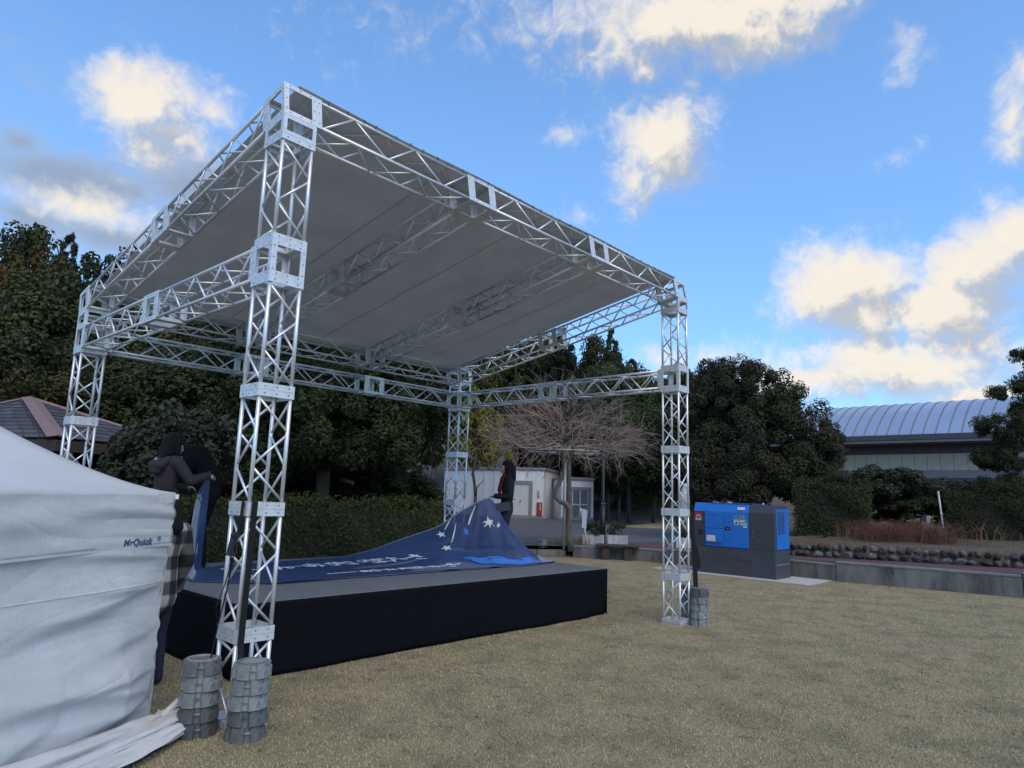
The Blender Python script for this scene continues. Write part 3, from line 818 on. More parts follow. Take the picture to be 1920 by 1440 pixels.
# ------------------------------------------------------------------ ballast weights
def weight_tree(shade):
    w = empty('ballast_weight')
    def outline(r, notches, depth, half):
        pts = []
        for k in range(72):
            an = 2 * math.pi * k / 72; rr = r
            for c in notches:
                d = abs((an - c + math.pi) % (2 * math.pi) - math.pi)
                if d < half: rr = r - depth
            pts.append((rr * math.cos(an), rr * math.sin(an) * .93))
        return pts
    m = MB(); nt = (R(-118), R(60), R(180))
    m.prism(outline(.137, nt, .024, .15), 0, .055)
    m.prism(outline(.134, nt, .012, .14), .055, .062)
    m.prism(outline(.128, nt, .024, .15), .062, .094, top_scale=.985)
    o = m.build('iron_body', M['cast'], w); add_bevel(o, .0025, 1)
    m = MB(); ring = [(x * .84, y * .84) for x, y in outline(.128, (), 0, 0)]
    # raised rim with a gap, as cast on the top
    n = len(ring); vs = []; fs = []
    for i in range(6, n - 4):
        x, y = ring[i]
        vs += [(x, y, .094), (x * .82, y * .82, .094), (x, y, .103), (x * .82, y * .82, .103)]
    for i in range(n - 11):
        a, c = i * 4, (i + 1) * 4
        fs += [(a + 2, c + 2, c + 3, a + 3), (a, c, c + 2, a + 2), (a + 1, a + 3, c + 3, c + 1)]
    fs += [(0, 2, 3, 1), (len(vs) - 4, len(vs) - 3, len(vs) - 1, len(vs) - 2)]
    m.add(vs, fs); m.build('rim', M['cast'], w)
    m = MB()
    for an in (R(-118), R(60)):
        m.box((.118 * math.cos(an), .118 * math.sin(an) * .93, .058), (.014, .040, .010), rot=Matrix.Rotation(an, 3, 'Z'))
    m.build('lug', M['cast'], w)
    return w
proto = weight_tree(0); first = True
ordw = ['lowest', 'second lowest', 'middle', 'second highest', 'topmost']
rg = random.Random(11)
for cx, cy, where in ((-.145, .15, 'in the stack touching the white tent hem'), (.075, -.14, 'in the stack under the wide black strap'), (6.73, -.135, 'in the front stack at the generator-side tower'), (6.885, .10, 'in the half hidden rear stack at the generator-side tower')):
    for k in range(5):
        w = proto if first else copy_tree(proto); first = False
        w.location = (cx + rg.uniform(-.007, .007), cy + rg.uniform(-.007, .007), .002 + k * .1015)
        w.rotation_euler.z = rg.uniform(-.16, .16) + (0 if cx < 3 else .25)
        tag(w, ordw[k] + ' grey iron weight ' + where, 'weight', 'iron ballast weights at the canopy towers')

# ------------------------------------------------------------------ ratchet straps
def ribbon(m, pts, wid, side, mi=0, th=.004):
    pts = [Vector(p) for p in pts]; side = Vector(side).normalized(); n = []
    for i in range(len(pts)):
        t = (pts[min(i + 1, len(pts) - 1)] - pts[max(i - 1, 0)]).normalized(); n.append(t.cross(side).normalized())
    vs = []
    for p, q in zip(pts, n):
        for s, o_ in ((-1, -1), (1, -1), (1, 1), (-1, 1)): vs.append(p + side * (s * wid / 2) + q * (o_ * th / 2))
    fs = []
    for i in range(len(pts) - 1):
        for k in range(4): fs.append((i * 4 + k, i * 4 + (k + 1) % 4, i * 4 + 4 + (k + 1) % 4, i * 4 + 4 + k))
    fs += [(3, 2, 1, 0), tuple(len(vs) - 4 + k for k in range(4))]
    m.add(vs, fs, mi)
z2 = H0 + HM
st = empty('ratchet_strap', (.03, -.01, z2)); tag(st, 'wide plain black strap running down the front of the near tower', 'strap', 'black straps tying weights to the towers')
m = MB(); ribbon(m, [(.055, .02, z2 + .06), (.05, -.012, z2 + .055), (.048, -.014, z2 - .05), (.045, -.018, 1.2), (.038, -.022, .9), (.03, -.03, .6), (.035, -.045, .50)], .046, (1, 0, 0)); m.build('webbing', M['strap'], st).location = -st.location
st = empty('ratchet_strap', (-.01, .08, z2)); tag(st, 'black strap with ratchet buckle on the left face of the near tower', 'strap', 'black straps tying weights to the towers')
m = MB(); ribbon(m, [(.012, .045, z2 + .06), (-.012, .05, z2 + .055), (-.014, .055, z2 - .05), (-.02, .07, 1.38)], .036, (0, 1, 0)); ribbon(m, [(-.03, .08, 1.22), (-.05, .10, .95), (-.075, .12, .75), (-.10, .14, .5)], .034, (.3, 1, 0))
ribbon(m, [(-.03, .09, 1.20), (-.06, .13, .98), (-.085, .17, .84), (-.06, .18, .76), (-.05, .15, .80), (-.045, .12, .95)], .034, (.4, 1, 0)); m.build('webbing', M['strap'], st).location = -st.location
m = MB(); m.box((-.032, .075, 1.30), (.012, .055, .15)); m.tube([(-.035, .045, 1.36), (-.035, .105, 1.36)], .024, 10); m.box((-.058, .075, 1.28), (.022, .06, .13), rot=Matrix.Rotation(.18, 3, 'Y')); m.tube([(-.05, .04, 1.23), (-.05, .11, 1.23)], .017, 8)
m.build('ratchet', M['ratchet'], st).location = -st.location
st = empty('ratchet_strap', (W, .0, z2)); tag(st, 'long black strap at the tower by the generator', 'strap', 'black straps tying weights to the towers')
m = MB(); ribbon(m, [(W - .02, -.01, z2 + .05), (W + .01, -.012, z2 + .045), (W + .012, -.014, z2 - .06), (W + .02, -.03, 1.2), (W + .03, -.05, .8), (W + .035, -.06, .5)], .07, (.75, -.66, 0)); ribbon(m, [(W + .025, -.055, 1.1), (W + .06, -.07, .95), (W + .075, -.08, .78), (W + .045, -.07, .76)], .07, (.75, -.66, 0)); m.build('webbing', M['strap'], st).location = -st.location

# ------------------------------------------------------------------ blue banner being spread on the deck
def poly_at(P, t):
    """P: list of (param, x, y, z), smooth-ish interpolation"""
    for a, c in zip(P, P[1:]):
        if t <= c[0]:
            k = (t - a[0]) / (c[0] - a[0]); return Vector([a[i] + (c[i] - a[i]) * k for i in (1, 2, 3)])
    return Vector(P[-1][1:])
def smooth_poly(P, n=200):
    xs = np.linspace(0, 1, n + 1); A = np.array([poly_at(P, t) for t in xs])
    for _ in range(5):
        A[1:-1] = .25 * A[:-2] + .5 * A[1:-1] + .25 * A[2:]
    return A
ZB = DZ + .006
BACK = smooth_poly([(0, 1.14, 3.26, 1.845), (.02, 1.15, 3.28, 1.55), (.05, 1.16, 3.30, 1.22), (.08, 1.17, 3.34, .92), (.12, 1.25, 3.5, .73), (.21, 1.75, 4.18, ZB), (.33, 2.7, 4.30, ZB), (.47, 3.5, 4.40, ZB), (.55, 3.9, 4.37, .70), (.63, 4.21, 4.15, .80), (.69, 4.61, 3.88, .98), (.76, 5.03, 3.59, 1.18), (.82, 5.33, 3.39, 1.42), (.875, 5.72, 3.12, 1.69), (.90, 5.83, 3.08, 1.60), (.94, 6.05, 2.95, 1.18), (.975, 6.27, 2.72, .80), (1, 6.38, 2.42, ZB)])
FRONT = smooth_poly([(0, 1.11, 3.23, 1.845), (.02, 1.0, 3.25, 1.62), (.05, .95, 3.20, 1.30), (.08, .88, 3.0, .86), (.10, .83, 2.88, ZB), (.20, 1.50, 2.17, ZB), (.35, 2.34, 2.20, ZB), (.55, 3.76, 2.15, ZB), (.8, 5.1, 2.08, ZB), (.93, 5.9, 2.10, ZB), (1, 6.36, 2.18, ZB)])
bn_rng = np.random.default_rng(4)
_fold = [(bn_rng.uniform(8, 45), bn_rng.uniform(-9, 9), bn_rng.uniform(0, 6.3), bn_rng.uniform(.3, 1)) for _ in range(9)]
def banner(s, t, lift=0.0):
    i = min(max(s, 0), 1) * 200; i0 = min(int(i), 199); k = i - i0
    F = FRONT[i0] * (1 - k) + FRONT[i0 + 1] * k; Bk = BACK[i0] * (1 - k) + BACK[i0 + 1] * k
    p = F + (Bk - F) * t
    dz = Bk[2] - F[2]
    h = max(0.0, Bk[2] - ZB)
    if s > .5: p[2] = F[2] + dz * (t ** 1.55)
    wv = sum(a * math.sin(f * s + g * t + ph) for f, g, ph, a in _fold) / 4.5
    amp = .006 + .05 * min(1, h / .6) * t * (1 - .55 * t)
    # folds that run down from the hand
    sh = (s - .875); cone = math.exp(-(sh / .16) ** 2)
    th = math.atan2(sh * 5.5, 1.02 - t)
    def crease(x): x = x % 1.0; return (1 - abs(2 * x - 1)) ** 1.6
    fold2 = ((crease(th * 1.55 + .1) - .4) * .10 + (crease(th * 3.7 + .45) - .4) * .035) * cone * (1 - t) * t * 4
    fold2 += (crease(7.3 * s + 1.9 * t) - .4) * .08 * min(1, h / .5) * (1 - cone) * t * (1 - t) * 4
    p[2] = max(ZB + .003 * (1 + wv), p[2] + wv * amp + fold2)
    edge = max(0, 1 - t / .03)
    p[2] += edge * .016 * max(0, math.sin(26 * s + 2 * math.sin(9 * s))) ** 2
    return Vector((p[0], p[1] - .02 * wv * edge, p[2] + lift))
bn = empty('banner', (0, 0, 0)); tag(bn, 'large dark blue banner with stars and white brush lettering, held up at both ends', 'banner')
NS, NT = 220, 44
P = [[banner(i / NS, j / NT) for j in range(NT + 1)] for i in range(NS + 1)]
m = MB(); m.grid(P); m.build('sheet', M['banner'], bn)
def decal(name, strips, material, lift=.006):
    """strips: lists of (s, t, half width in t-like metres) polylines or closed polygons in (s, t)"""
    m = MB()
    for st_ in strips:
        c = [sum(q[i] for q in st_) / len(st_) for i in (0, 1)]
        n = len(st_); ns = 2 if n < 5 else 5
        for k in range(n):
            a, b_ = st_[k], st_[(k + 1) % n]; vs, ix = [], {}
            for i in range(ns + 1):
                for j in range(i + 1):
                    u_, w_ = i / ns, (j / i if i else 0)
                    e = [a[d] + (b_[d] - a[d]) * w_ for d in (0, 1)]; ix[i, j] = len(vs)
                    vs.append(banner(c[0] + (e[0] - c[0]) * u_, c[1] + (e[1] - c[1]) * u_, lift))
            fs = []
            for i in range(ns):
                for j in range(i + 1):
                    fs.append((ix[i, j], ix[i + 1, j], ix[i + 1, j + 1]))
                    if j < i: fs.append((ix[i, j], ix[i + 1, j + 1], ix[i, j + 1]))
            m.add(vs, fs)
    return m.build(name, material, bn)
# the banner is about 5.9 m long and 2.1 m wide: metres to (s, t)
def star(s, t, r, n=5, rot=0.0, inner=.42, asp=1.0):
    return [(s + math.sin(rot + math.pi * k / n) * (r if k % 2 == 0 else r * inner) / 6.2, t + math.cos(rot + math.pi * k / n) * (r if k % 2 == 0 else r * inner) / 1.6 * asp) for k in range(2 * n)]
def stroke(pts, w):
    """a brush stroke along (s, t) points, w in metres, as quads"""
    out = []
    for (s0, t0, w0), (s1, t1, w1) in zip(pts, pts[1:]):
        dx, dy = (s1 - s0) * 6.2, (t1 - t0) * 2.0; L = math.hypot(dx, dy) or 1; nx, ny = -dy / L / 6.2, dx / L / 2.0
        out.append([(s0 + nx * w0 * w, t0 + ny * w0 * w), (s1 + nx * w1 * w, t1 + ny * w1 * w), (s1 - nx * w1 * w, t1 - ny * w1 * w), (s0 - nx * w0 * w, t0 - ny * w0 * w)])
    return out
STARS_HERE = True
for s, t, r, n_, mt in ((.855, .735, .105, 6, 'banner_star'), (.875, .70, .045, 5, 'banner_star'), (.755, .875, .075, 5, 'banner_star'), (.725, .578, .085, 5, 'banner_star'), (.805, .755, .065, 5, 'banner_sky'), (.19, .79, .11, 4, 'banner_star'), (.075, .54, .06, 5, 'banner_star')):
    decal('star', [star(s, t, r * .82, n_, .2, .36 if n_ != 5 else .45, 1.35)], M[mt])
for pts in ([(.797, .99, .3), (.784, .96, 1), (.770, .915, .6)], [(.799, .91, .3), (.777, .80, 1), (.752, .675, .6)], [(.848, .975, .3), (.835, .90, 1), (.819, .812, .6)]):
    decal('star_trail', stroke(pts, .013), M['banner_star'])
decal('sky_band', [[(.735, .40), (.76, .385), (.785, .28), (.83, .20), (.89, .17), (.95, .20), (.97, .12), (.93, .07), (.86, .05), (.80, .10), (.765, .22)]], M['banner_sky'], .006)
decal('land_band', [[(.50, .06), (.62, .05), (.74, .05), (.80, .06), (.76, .18), (.72, .30), (.64, .26), (.55, .18)], [(.42, .34), (.52, .36), (.62, .45), (.66, .50), (.58, .50), (.46, .42)]], M['banner_land'], .004)
q = random.Random(21)
line1, line2 = [], []
def glyph(s, t, w, h, kind):
    """a brush character about w by h metres, centred on (s, t)"""
    a, c = w / 6.2 / 2, h / 2.0 / 2; g = []
    S = {'n': [[(-.6, -.9), (-.1, .9), (-.2, -.1), (.3, .2), (.5, -.7), (1, -.3)]],
         'a': [[(-.8, .5), (.8, .55)], [(-.1, 1), (-.15, -.8)], [(.4, .2), (-.3, -.8), (-.8, -.3), (.1, .1), (.8, -.3), (.3, -.9)]],
         'k': [[(-.9, .4), (.9, .5)], [(0, 1), (-.1, .4), (-.9, -.9)], [(0, .4), (.9, -.9)], [(-.5, -.2), (.5, -.15)]],
         'i': [[(-.7, .6), (-.75, -.4), (-.4, -.6)], [(.6, .6), (.8, -.2)]],
         's': [[(-.8, .3), (.9, .6)], [(.2, 1), (.5, .1), (.7, -.2)], [(-.5, -.4), (0, -.9), (.6, -.8)]],
         'm': [[(-.8, .6), (.8, .65)], [(-.7, .2), (.7, .25)], [(0, 1), (0, -.8), (-.6, -.7), (-.2, -.3), (.8, -.8)]],
         'd': [[(-.2, .2), (.3, -.2)]], 'l': [[(-1, 0), (1, .1)]],
         'r': [[(-.6, 1), (.5, .9), (-.7, -.1), (.4, .2), (.8, -.4), (.1, -.9), (-.1, -.5)]]}[kind]
    for pl in S:
        g.append([(s + x * a, t + y * c, .55 + .6 * q.random()) for x, y in pl])
    return g
for s, kd, w in ((.235, 'l', .36), (.30, 'n', .26), (.333, 'l', .30), (.352, 'd', .12), (.375, 'a', .32), (.405, 'i', .2), (.424, 's', .22), (.445, 'k', .30), (.472, 's', .2), (.495, 'i', .24), (.53, 'r', .3), (.56, 'm', .34), (.60, 'k', .26), (.63, 'l', .25), (.65, 's', .20)):
    for pl in glyph(s, .64 - .9 * max(0, s - .57), w, .40, kd): line1 += stroke(pl, .025)
for s, kd, w in ((.352, 'd', .18), (.368, 'd', .16), (.37, 'l', .14), (.384, 'd', .16), (.388, 'l', .14), (.405, 'l', .12), (.432, 'a', .18), (.452, 's', .16), (.472, 'l', .16), (.49, 'n', .16), (.508, 'i', .14), (.526, 'k', .2), (.546, 's', .16), (.568, 'm', .22), (.59, 'l', .2), (.612, 'a', .18), (.635, 'l', .2), (.66, 's', .16), (.68, 'l', .14)):
    for pl in glyph(s, .21, w, .18, kd): line2 += stroke(pl, .022)
decal('lettering', line1, M['banner_white'], .007); decal('lettering', line2, M['banner_white'], .007)
# silver hems
for t0, t1, s0, s1 in ((0, .014, .1, 1), (.988, 1, .18, 1)):
    m = MB(); m.grid([[banner(s0 + (s1 - s0) * i / 180, t, .004) for t in (t0, t1)] for i in range(181)]); m.build('hem', M['banner_edge'], bn)
m = MB(); m.grid([[banner(s, j / 40, .004) for j in range(41)] for s in (.972, .985, 1)]); m.build('hem', M['banner_edge'], bn)
m = MB(); m.grid([[banner(.0 + .105 * i / 16, j / 20 * .40, .006) for j in range(21)] for i in range(17)]); m.build('hem', M['banner_edge'], bn)

# ------------------------------------------------------------------ white pop-up tent
TC = Vector((-.335, .50, 0)); D1 = Vector((-.867, -.4983, 0)); D2 = Vector((-.4983, .867, 0)); TW = 3.0; ZE = 1.655
NOUT = -D2                                                     # outward normal of the wall facing the camera
tt_ = empty('white_tent', TC); tag(tt_, 'white pop-up tent with lowered roof, closed sidewall and gathered hem', 'tent')
def tloc(o): o.location = -TC; return o
def rooff(a, c):
    """height of the stretched roof at (a, c) in 0..1 along D1, D2"""
    e = min(a, c, 1 - a, 1 - c) * 2
    other = abs(max(abs(a - .5), abs(c - .5)))
    diag = abs(abs(a - .5) - abs(c - .5)) * 2
    k = 1 - abs(abs(a - .5) - abs(c - .5)) / max(1e-6, max(abs(a - .5), abs(c - .5)))
    return ZE + 1.05 * e ** 1.45 - .07 * (1 - k) * math.sin(math.pi * min(1, e)) - .0
P = [[TC + D1 * (TW * i / 48) + D2 * (TW * j / 48) + Vector((0, 0, rooff(i / 48, j / 48))) for j in range(49)] for i in range(49)]
m = MB(); m.grid(P); add_solid(tloc(m.build('roof', M['canvas_roof'], tt_)), .003)
def valance(a, dirv, nout, name):
    P = []
    for i in range(91):
        s = TW * i / 90; row = []
        for j in range(15):
            t = j / 14
            pull = math.exp(-s / .5)
            wr = .018 * math.sin(16 * t + 3.2 * s + 1) * pull + .009 * math.sin(9 * t - 2.1 * s) + .006 * math.sin(5 * s + 8 * t * t)
            off_ = .012 + .016 * t + wr * math.sin(math.pi * min(1, t * 1.2)) + .008 * max(0, 1 - t / .06) * 0
            z = ZE - .385 * t + .012 * t * math.sin(1.9 * s + .4) - .012 * t * min(1, s)
            row.append(a + dirv * s + nout * off_ + Vector((0, 0, z)))
        P.append(row)
    m = MB(); m.grid(P); o = m.build(name, M['canvas'], tt_); add_solid(tloc(o), .003)
    m = MB(); m.grid([[r[-1] + nout * .004 + Vector((0, 0, dz)) for dz in (.012, -.006)] for r in P]); tloc(m.build('hem', M['canvas'], o)); o.children[0].location = (0, 0, 0)
valance(TC, D1, NOUT, 'valance')
valance(TC, D2, -D1, 'valance')
for base, dv, no in ((TC + D2 * TW, D1, D2), (TC + D1 * TW, D2, D1)): valance(base, dv, no, 'valance')
# folds of the sidewall: (end point along the wall, height there, slope, depth, width, reach)
FOLDS = [(.0, 1.19, .10, .030, .030, 1.4), (.0, 1.02, -.16, .040, .045, 1.2), (.0, .98, .06, .026, .03, .8), (.0, .70, -.10, .030, .05, .9), (.0, .42, .03, .038, .035, 2.6), (.0, .28, .20, .060, .05, 1.5), (.0, .26, -.10, .05, .06, 1.6), (.0, .17, .12, .05, .05, 1.6), (.9, .34, -.34, .045, .07, 1.2), (.3, .87, .04, .030, .05, 1.2)]
def wall_pt(s, z):
    off_ = -.005
    for s0, z0, sl, dep, wd, rc in FOLDS:
        x = s - s0
        if x < 0: continue
        zc = z0 + sl * x - .10 * sl * x * x
        wloc = wd * (1 + 1.6 * x)
        dz = (z - zc) / wloc
        # asymmetric crease: a sharp lip above, slow fall below
        f = math.exp(-(dz * 1.5) ** 2) if dz < 0 else math.exp(-(dz * .38) ** 2)
        off_ += 1.15 * dep * f * math.exp(-(x / rc) ** 2) * min(1, .12 + x * 2.2)
    off_ += .012 * math.sin(2.3 * s + 1.5 * z) + .010 * math.sin(5.1 * z + .7 * s) + .008 * math.sin(9 * z - 1.4 * s + 2)
    off_ += .09 * max(0, (.45 - z) / .45) ** 1.6 * min(1, .2 + s * .9)          # the foot of the wall kicks outwards
    lean = -.10 * (1 - z / ZE) * math.exp(-s / .5)
    pucker = .012 * math.sin(z * 42) * math.exp(-s / .04) + .03 * math.exp(-((z - .27) / .05) ** 2) * math.exp(-s / .06)
    return TC + D1 * (s + lean * -.0 + .04 * (1 - z / ZE) * math.exp(-s / .3) + pucker) + NOUT * off_ + Vector((0, 0, z))
P = [[wall_pt(2.98 * (i / 170) ** 1.25, .012 + 1.55 * j / 190) for j in range(191)] for i in range(171)]
m = MB(); m.grid(P); wl_ = m.build('sidewall', M['canvas'], tt_); tloc(wl_)
m = MB(); m.grid([[TC + D2 * (TW * i / 30) - D1 * (-.006 + .01 * math.sin(i * .8 + j * .5)) + Vector((0, 0, .012 + 1.55 * j / 20)) for j in range(21)] for i in range(31)]); tloc(m.build('sidewall', M['canvas'], tt_))
for zz in (1.02,):
    m = MB(); m.grid([[wall_pt(2.98 * (i / 120) ** 1.25, zz + dz) + NOUT * .004 for dz in (.006, -.006)] for i in range(121)]); m.build('seam', M['canvas_dirt'], wl_)
# gathered cloth at the foot: thick folds of cloth that run along the wall and end in a loop by the weights
def hose(pts, wid, hgt, n=28):
    """a flattened closed fold of cloth along pts (each with x, y, z of its middle), wid/hgt per point"""
    pts = [Vector(p) for p in pts]; C_ = []
    for i in range(len(pts) - 1):
        for k in range(n):
            t = k / n; p0 = pts[max(i - 1, 0)]; p1 = pts[i]; p2 = pts[i + 1]; p3 = pts[min(i + 2, len(pts) - 1)]
            q_ = .5 * ((2 * p1) + (p2 - p0) * t + (2 * p0 - 5 * p1 + 4 * p2 - p3) * t * t + (3 * p1 - p0 - 3 * p2 + p3) * t ** 3)
            w_ = wid[i] + (wid[i + 1] - wid[i]) * t; h_ = hgt[i] + (hgt[i + 1] - hgt[i]) * t
            C_.append((q_, w_, h_))
    P = []
    for i, (c, w_, h_) in enumerate(C_):
        d = (C_[min(i + 1, len(C_) - 1)][0] - C_[max(i - 1, 0)][0]).normalized(); sd = Vector((d.y, -d.x, 0)).normalized(); up = sd.cross(d)
        if up.z < 0: up = -up
        row = []
        for k in range(25):
            an = 2 * math.pi * k / 24
            r_ = 1 + .15 * math.sin(3 * an + i * .09) + .12 * math.sin(7 * an - i * .05) + .05 * math.sin(i * .33 + 2 * an)
            row.append(c + sd * (math.cos(an) * w_ * r_) + up * (math.sin(an) * h_ * r_))
        P.append(row)
    return P
def wp(s, o_, z): return TC + D1 * s + NOUT * (.04 + o_ * .60) + Vector((0, 0, z * 1.3))
m = MB()
m.grid(hose([wp(2.9, .36, .07), wp(1.9, .34, .065), wp(1.2, .36, .06), wp(.7, .34, .05), wp(.3, .30, .05), wp(-.02, .30, .07), wp(-.10, .36, .11)], [.17, .17, .16, .14, .11, .07, .03], [.06, .06, .055, .045, .04, .05, .02]))
m.grid(hose([wp(2.9, .55, .05), wp(1.8, .52, .05), wp(1.1, .52, .045), wp(.6, .50, .045), wp(.2, .48, .05), wp(-.06, .47, .06), wp(-.135, .42, .10), wp(-.14, .34, .15), wp(-.08, .26, .155), wp(.05, .15, .07)], [.14, .14, .12, .10, .085, .06, .045, .04, .03, .03], [.045, .045, .04, .035, .035, .04, .05, .03, .02, .02]))
m.grid(hose([wp(2.5, .20, .12), wp(1.6, .21, .11), wp(.9, .21, .09), wp(.4, .18, .075), wp(.1, .13, .06), wp(-.02, .06, .06)], [.09, .09, .085, .07, .05, .03], [.085, .075, .06, .05, .045, .05]))
m.grid(hose([wp(1.3, .44, .085), wp(.8, .43, .085), wp(.35, .42, .08), wp(.05, .40, .09), wp(-.09, .37, .09)], [.03, .045, .045, .035, .015], [.018, .022, .022, .02, .01]))
tloc(m.build('gathered_hem', M['canvas'], tt_))
m = MB(); m.tube([TC + Vector((0, 0, .01)) + D1 * .06 + D2 * .06, TC + Vector((0, 0, ZE - .02)) + D1 * .06 + D2 * .06], .016, 8); m.box(TC + NOUT * .012 - D1 * .008 + Vector((0, 0, ZE - .03)), (.03, .03, .035)); tloc(m.build('corner_leg', M['white'], tt_))
m = MB(); m.grid([[P_ + NOUT * .007 for P_ in (TC + D1 * (s + .02) + NOUT * .012 + Vector((0, 0, ZE - .004 - dz)) for dz in (0, .03 + .01 * math.sin(s * 30), .06 + .02 * math.sin(s * 21)))] for s in [i * .02 for i in range(9)]]); tloc(m.build('stain', M['canvas_dirt'], tt_))

def text_mesh(name, body, size, material, extrude=.0, shear=0.0, bold=0.0, spacing=1.0):
    cu = bpy.data.curves.new(name, 'FONT'); cu.body = body; cu.size = size; cu.extrude = extrude; cu.align_x = 'LEFT'; cu.shear = shear; cu.offset = bold; cu.space_character = spacing
    o = bpy.data.objects.new(name, cu); COL.objects.link(o)
    bpy.context.view_layer.update()
    me = bpy.data.meshes.new_from_object(o.evaluated_get(bpy.context.evaluated_depsgraph_get()))
    bpy.data.objects.remove(o); bpy.data.curves.remove(cu)
    me.materials.clear(); me.materials.append(material); me.name = name
    return me
E1_ = -D1   # reading direction on the camera-facing wall
Z3 = Vector((0, 0, 1))
val0 = [c for c in tt_.children if c.name.startswith('valance')][0]
me = text_mesh('lettering', 'MrQuick', .062, M['ink'], extrude=.0008, shear=.25, bold=.0022, spacing=1.12)
def put_on_valance(me, s_left, zb):
    for v in me.vertices:
        s = s_left - v.co.x; t = min(1, max(0, (ZE - (zb + v.co.y)) / (.385 - .012 * math.sin(1.9 * s + .4) + .012 * min(1, s))))
        wr = .018 * math.sin(16 * t + 3.2 * s + 1) * math.exp(-s / .5) + .009 * math.sin(9 * t - 2.1 * s) + .006 * math.sin(5 * s + 8 * t * t)
        of = .012 + .016 * t + wr * math.sin(math.pi * min(1, t * 1.2)) + .007 + v.co.z
        v.co = TC + D1 * s + NOUT * of + Vector((0, 0, zb + v.co.y))
    obj('lettering', me, val0)
for v in me.vertices: v.co.x *= 1.06; v.co.y *= 1.06
put_on_valance(me, .480, 1.290)
me2 = text_mesh('lettering', '\u00ae', .045, M['ink'], extrude=.0008)
put_on_valance(me2, .160, 1.312)

# ------------------------------------------------------------------ generator
GX, GY, GZ = 13.36, 1.39, .022          # near corner on the pad; long side runs along +y, short along +x
GL, GW, GH, GB = 2.04, .86, 1.665, .62
pd = MB(); pd.span((0, 0, 0), (1.5, 1.93, .018)); pdo = empty('plywood_pad', (13.02, .56, .002)); tag(pdo, 'pale plywood sheets laid under the blue generator', 'board')
s1 = pd.build('board', M['pad'], pdo); pd = MB(); pd.span((0, 1.936, 0), (1.5, 3.88, .018)); pd.build('board', M['pad'], pdo)
g = empty('generator', (GX, GY, GZ)); tag(g, 'blue and charcoal diesel generator standing on pale plywood', 'generator')
m = MB(); m.span((0, 0, .0), (GW, GL, GB)); add_bevel(m.build('fuel_base', M['genbase'], g), .012)
m = MB(); m.span((-.004, 1.20 - .62, .05), (-.001, 1.62 - .62, .36)); m.span((-.012, .58, .36), (-.001, 1.02, .40)); m.build('access_cover', M['gengrey'], g)
m = MB(); m.span((.06, -.012, .30), (GW - .06, -.001, .325)); m.build('lifting_step', M['chrome'], g)
# upper body with a sloped top edge along the long side
def hullside(x0, x1, y0, y1, mt, name, proud=0.0):
    m = MB(); z0, z1 = GB + .004, GH; zs = 1.40 + .02
    pr = [(x0 - proud, z0), (x0 - proud, z1 - .20), (x0 + .075 - proud, z1 + proud), (x1 - .075 + proud, z1 + proud), (x1 + proud, z1 - .20), (x1 + proud, z0)]
    vs = [(x, y0, z) for x, z in pr] + [(x, y1, z) for x, z in pr]; n = len(pr)
    m.add(vs, [(i, i + n, (i + 1) % n + n, (i + 1) % n) for i in range(n)] + [tuple(range(n)), tuple(range(2 * n - 1, n - 1, -1))])
    return add_bevel(m.build(name, mt, g), .008)
hullside(.012, GW - .012, .012, .62, M['gengrey'], 'end_housing')
hullside(.012, GW - .012, .626, 1.74, M['genblue'], 'centre_housing')
hullside(.012, GW - .012, 1.746, GL - .012, M['gengrey'], 'control_housing')
m = MB(); m.add([(.004, 1.71, GH - .205), (.004, GL - .02, GH - .205), (.082, GL - .02, GH + .004), (.082, 1.71, GH + .004)], [(0, 1, 2, 3)]); add_solid(m.build('top_band', M['genblue'], g), .006)
m = MB(); m.span((-.012, .64, GB + .02), (.006, 1.235, GH - .235)); dr = add_bevel(m.build('side_door', M['genblue'], g), .006)
m = MB(); m.span((-.012, 1.245, 1.065), (.006, 1.73, GH - .235)); add_bevel(m.build('side_door', M['genblue'], g), .006)
m = MB(); m.span((-.012, 1.245, GB + .02), (.006, 1.73, 1.055)); dd = add_bevel(m.build('side_door', M['genblue'], g), .006)
m = MB(); m.span((-.024, 1.29, GB + .11), (-.0125, 1.70, 1.035)); dd2 = add_bevel(m.build('control_hatch', M['genblue'], g), .008)
m = MB(); m.span((-.030, 1.28, GB + .085), (-.0125, 1.71, GB + .105)); m.build('rain_lip', M['ink'], g)
m = MB(); m.span((-.0255, 1.45, GB + .135), (-.0245, 1.68, GB + .275)); m.build('instruction_label', M['label'], dd2)
m = MB(); m.span((-.0135, 1.075, 1.035), (-.0125, 1.20, 1.115)); m.span((-.022, 1.10, 1.055), (-.0135, 1.175, 1.095)); hd = m.build('door_latch', M['black'], g)
m = MB(); m.ball((-.024, 1.125, 1.075), .014); m.build('latch_key', M['chrome'], hd)
m = MB(); m.span((-.004, 1.80, .90), (.008, 1.90, 1.02)); m.build('vent_grille', M['black'], g)
m = MB()
for k in range(5): m.box((-.004, 1.85, .915 + k * .022), (.010, .09, .006))
m.build('vent_slats', M['gengrey'], g)
for k, (y, z) in enumerate(((.52, 1.03), (.52, .93), (.9, .655), (1.0, .655), (1.72, .52), (.45, .46), (.18, .50))):
    m = MB(); m.disc((-.0005 if z < .62 else .0065, y, z), (-1, 0, 0), .011, n=8); o = m.build('bolt', M['chrome'], g); add_solid(o, .006)
for y in (.30, 1.10, 1.14):
    m = MB(); m.box((.10, y, GH + .018), (.05, .03, .035)); add_bevel(m.build('roof_fitting', M['label'], g), .006)
m = MB(); m.tube([(.09, 1.42, GH + .004), (.09, 1.42, GH + .02), (.09, 1.56, GH + .02), (.09, 1.56, GH + .004)], .008, 6); m.build('lid_handle', M['chrome'], g)
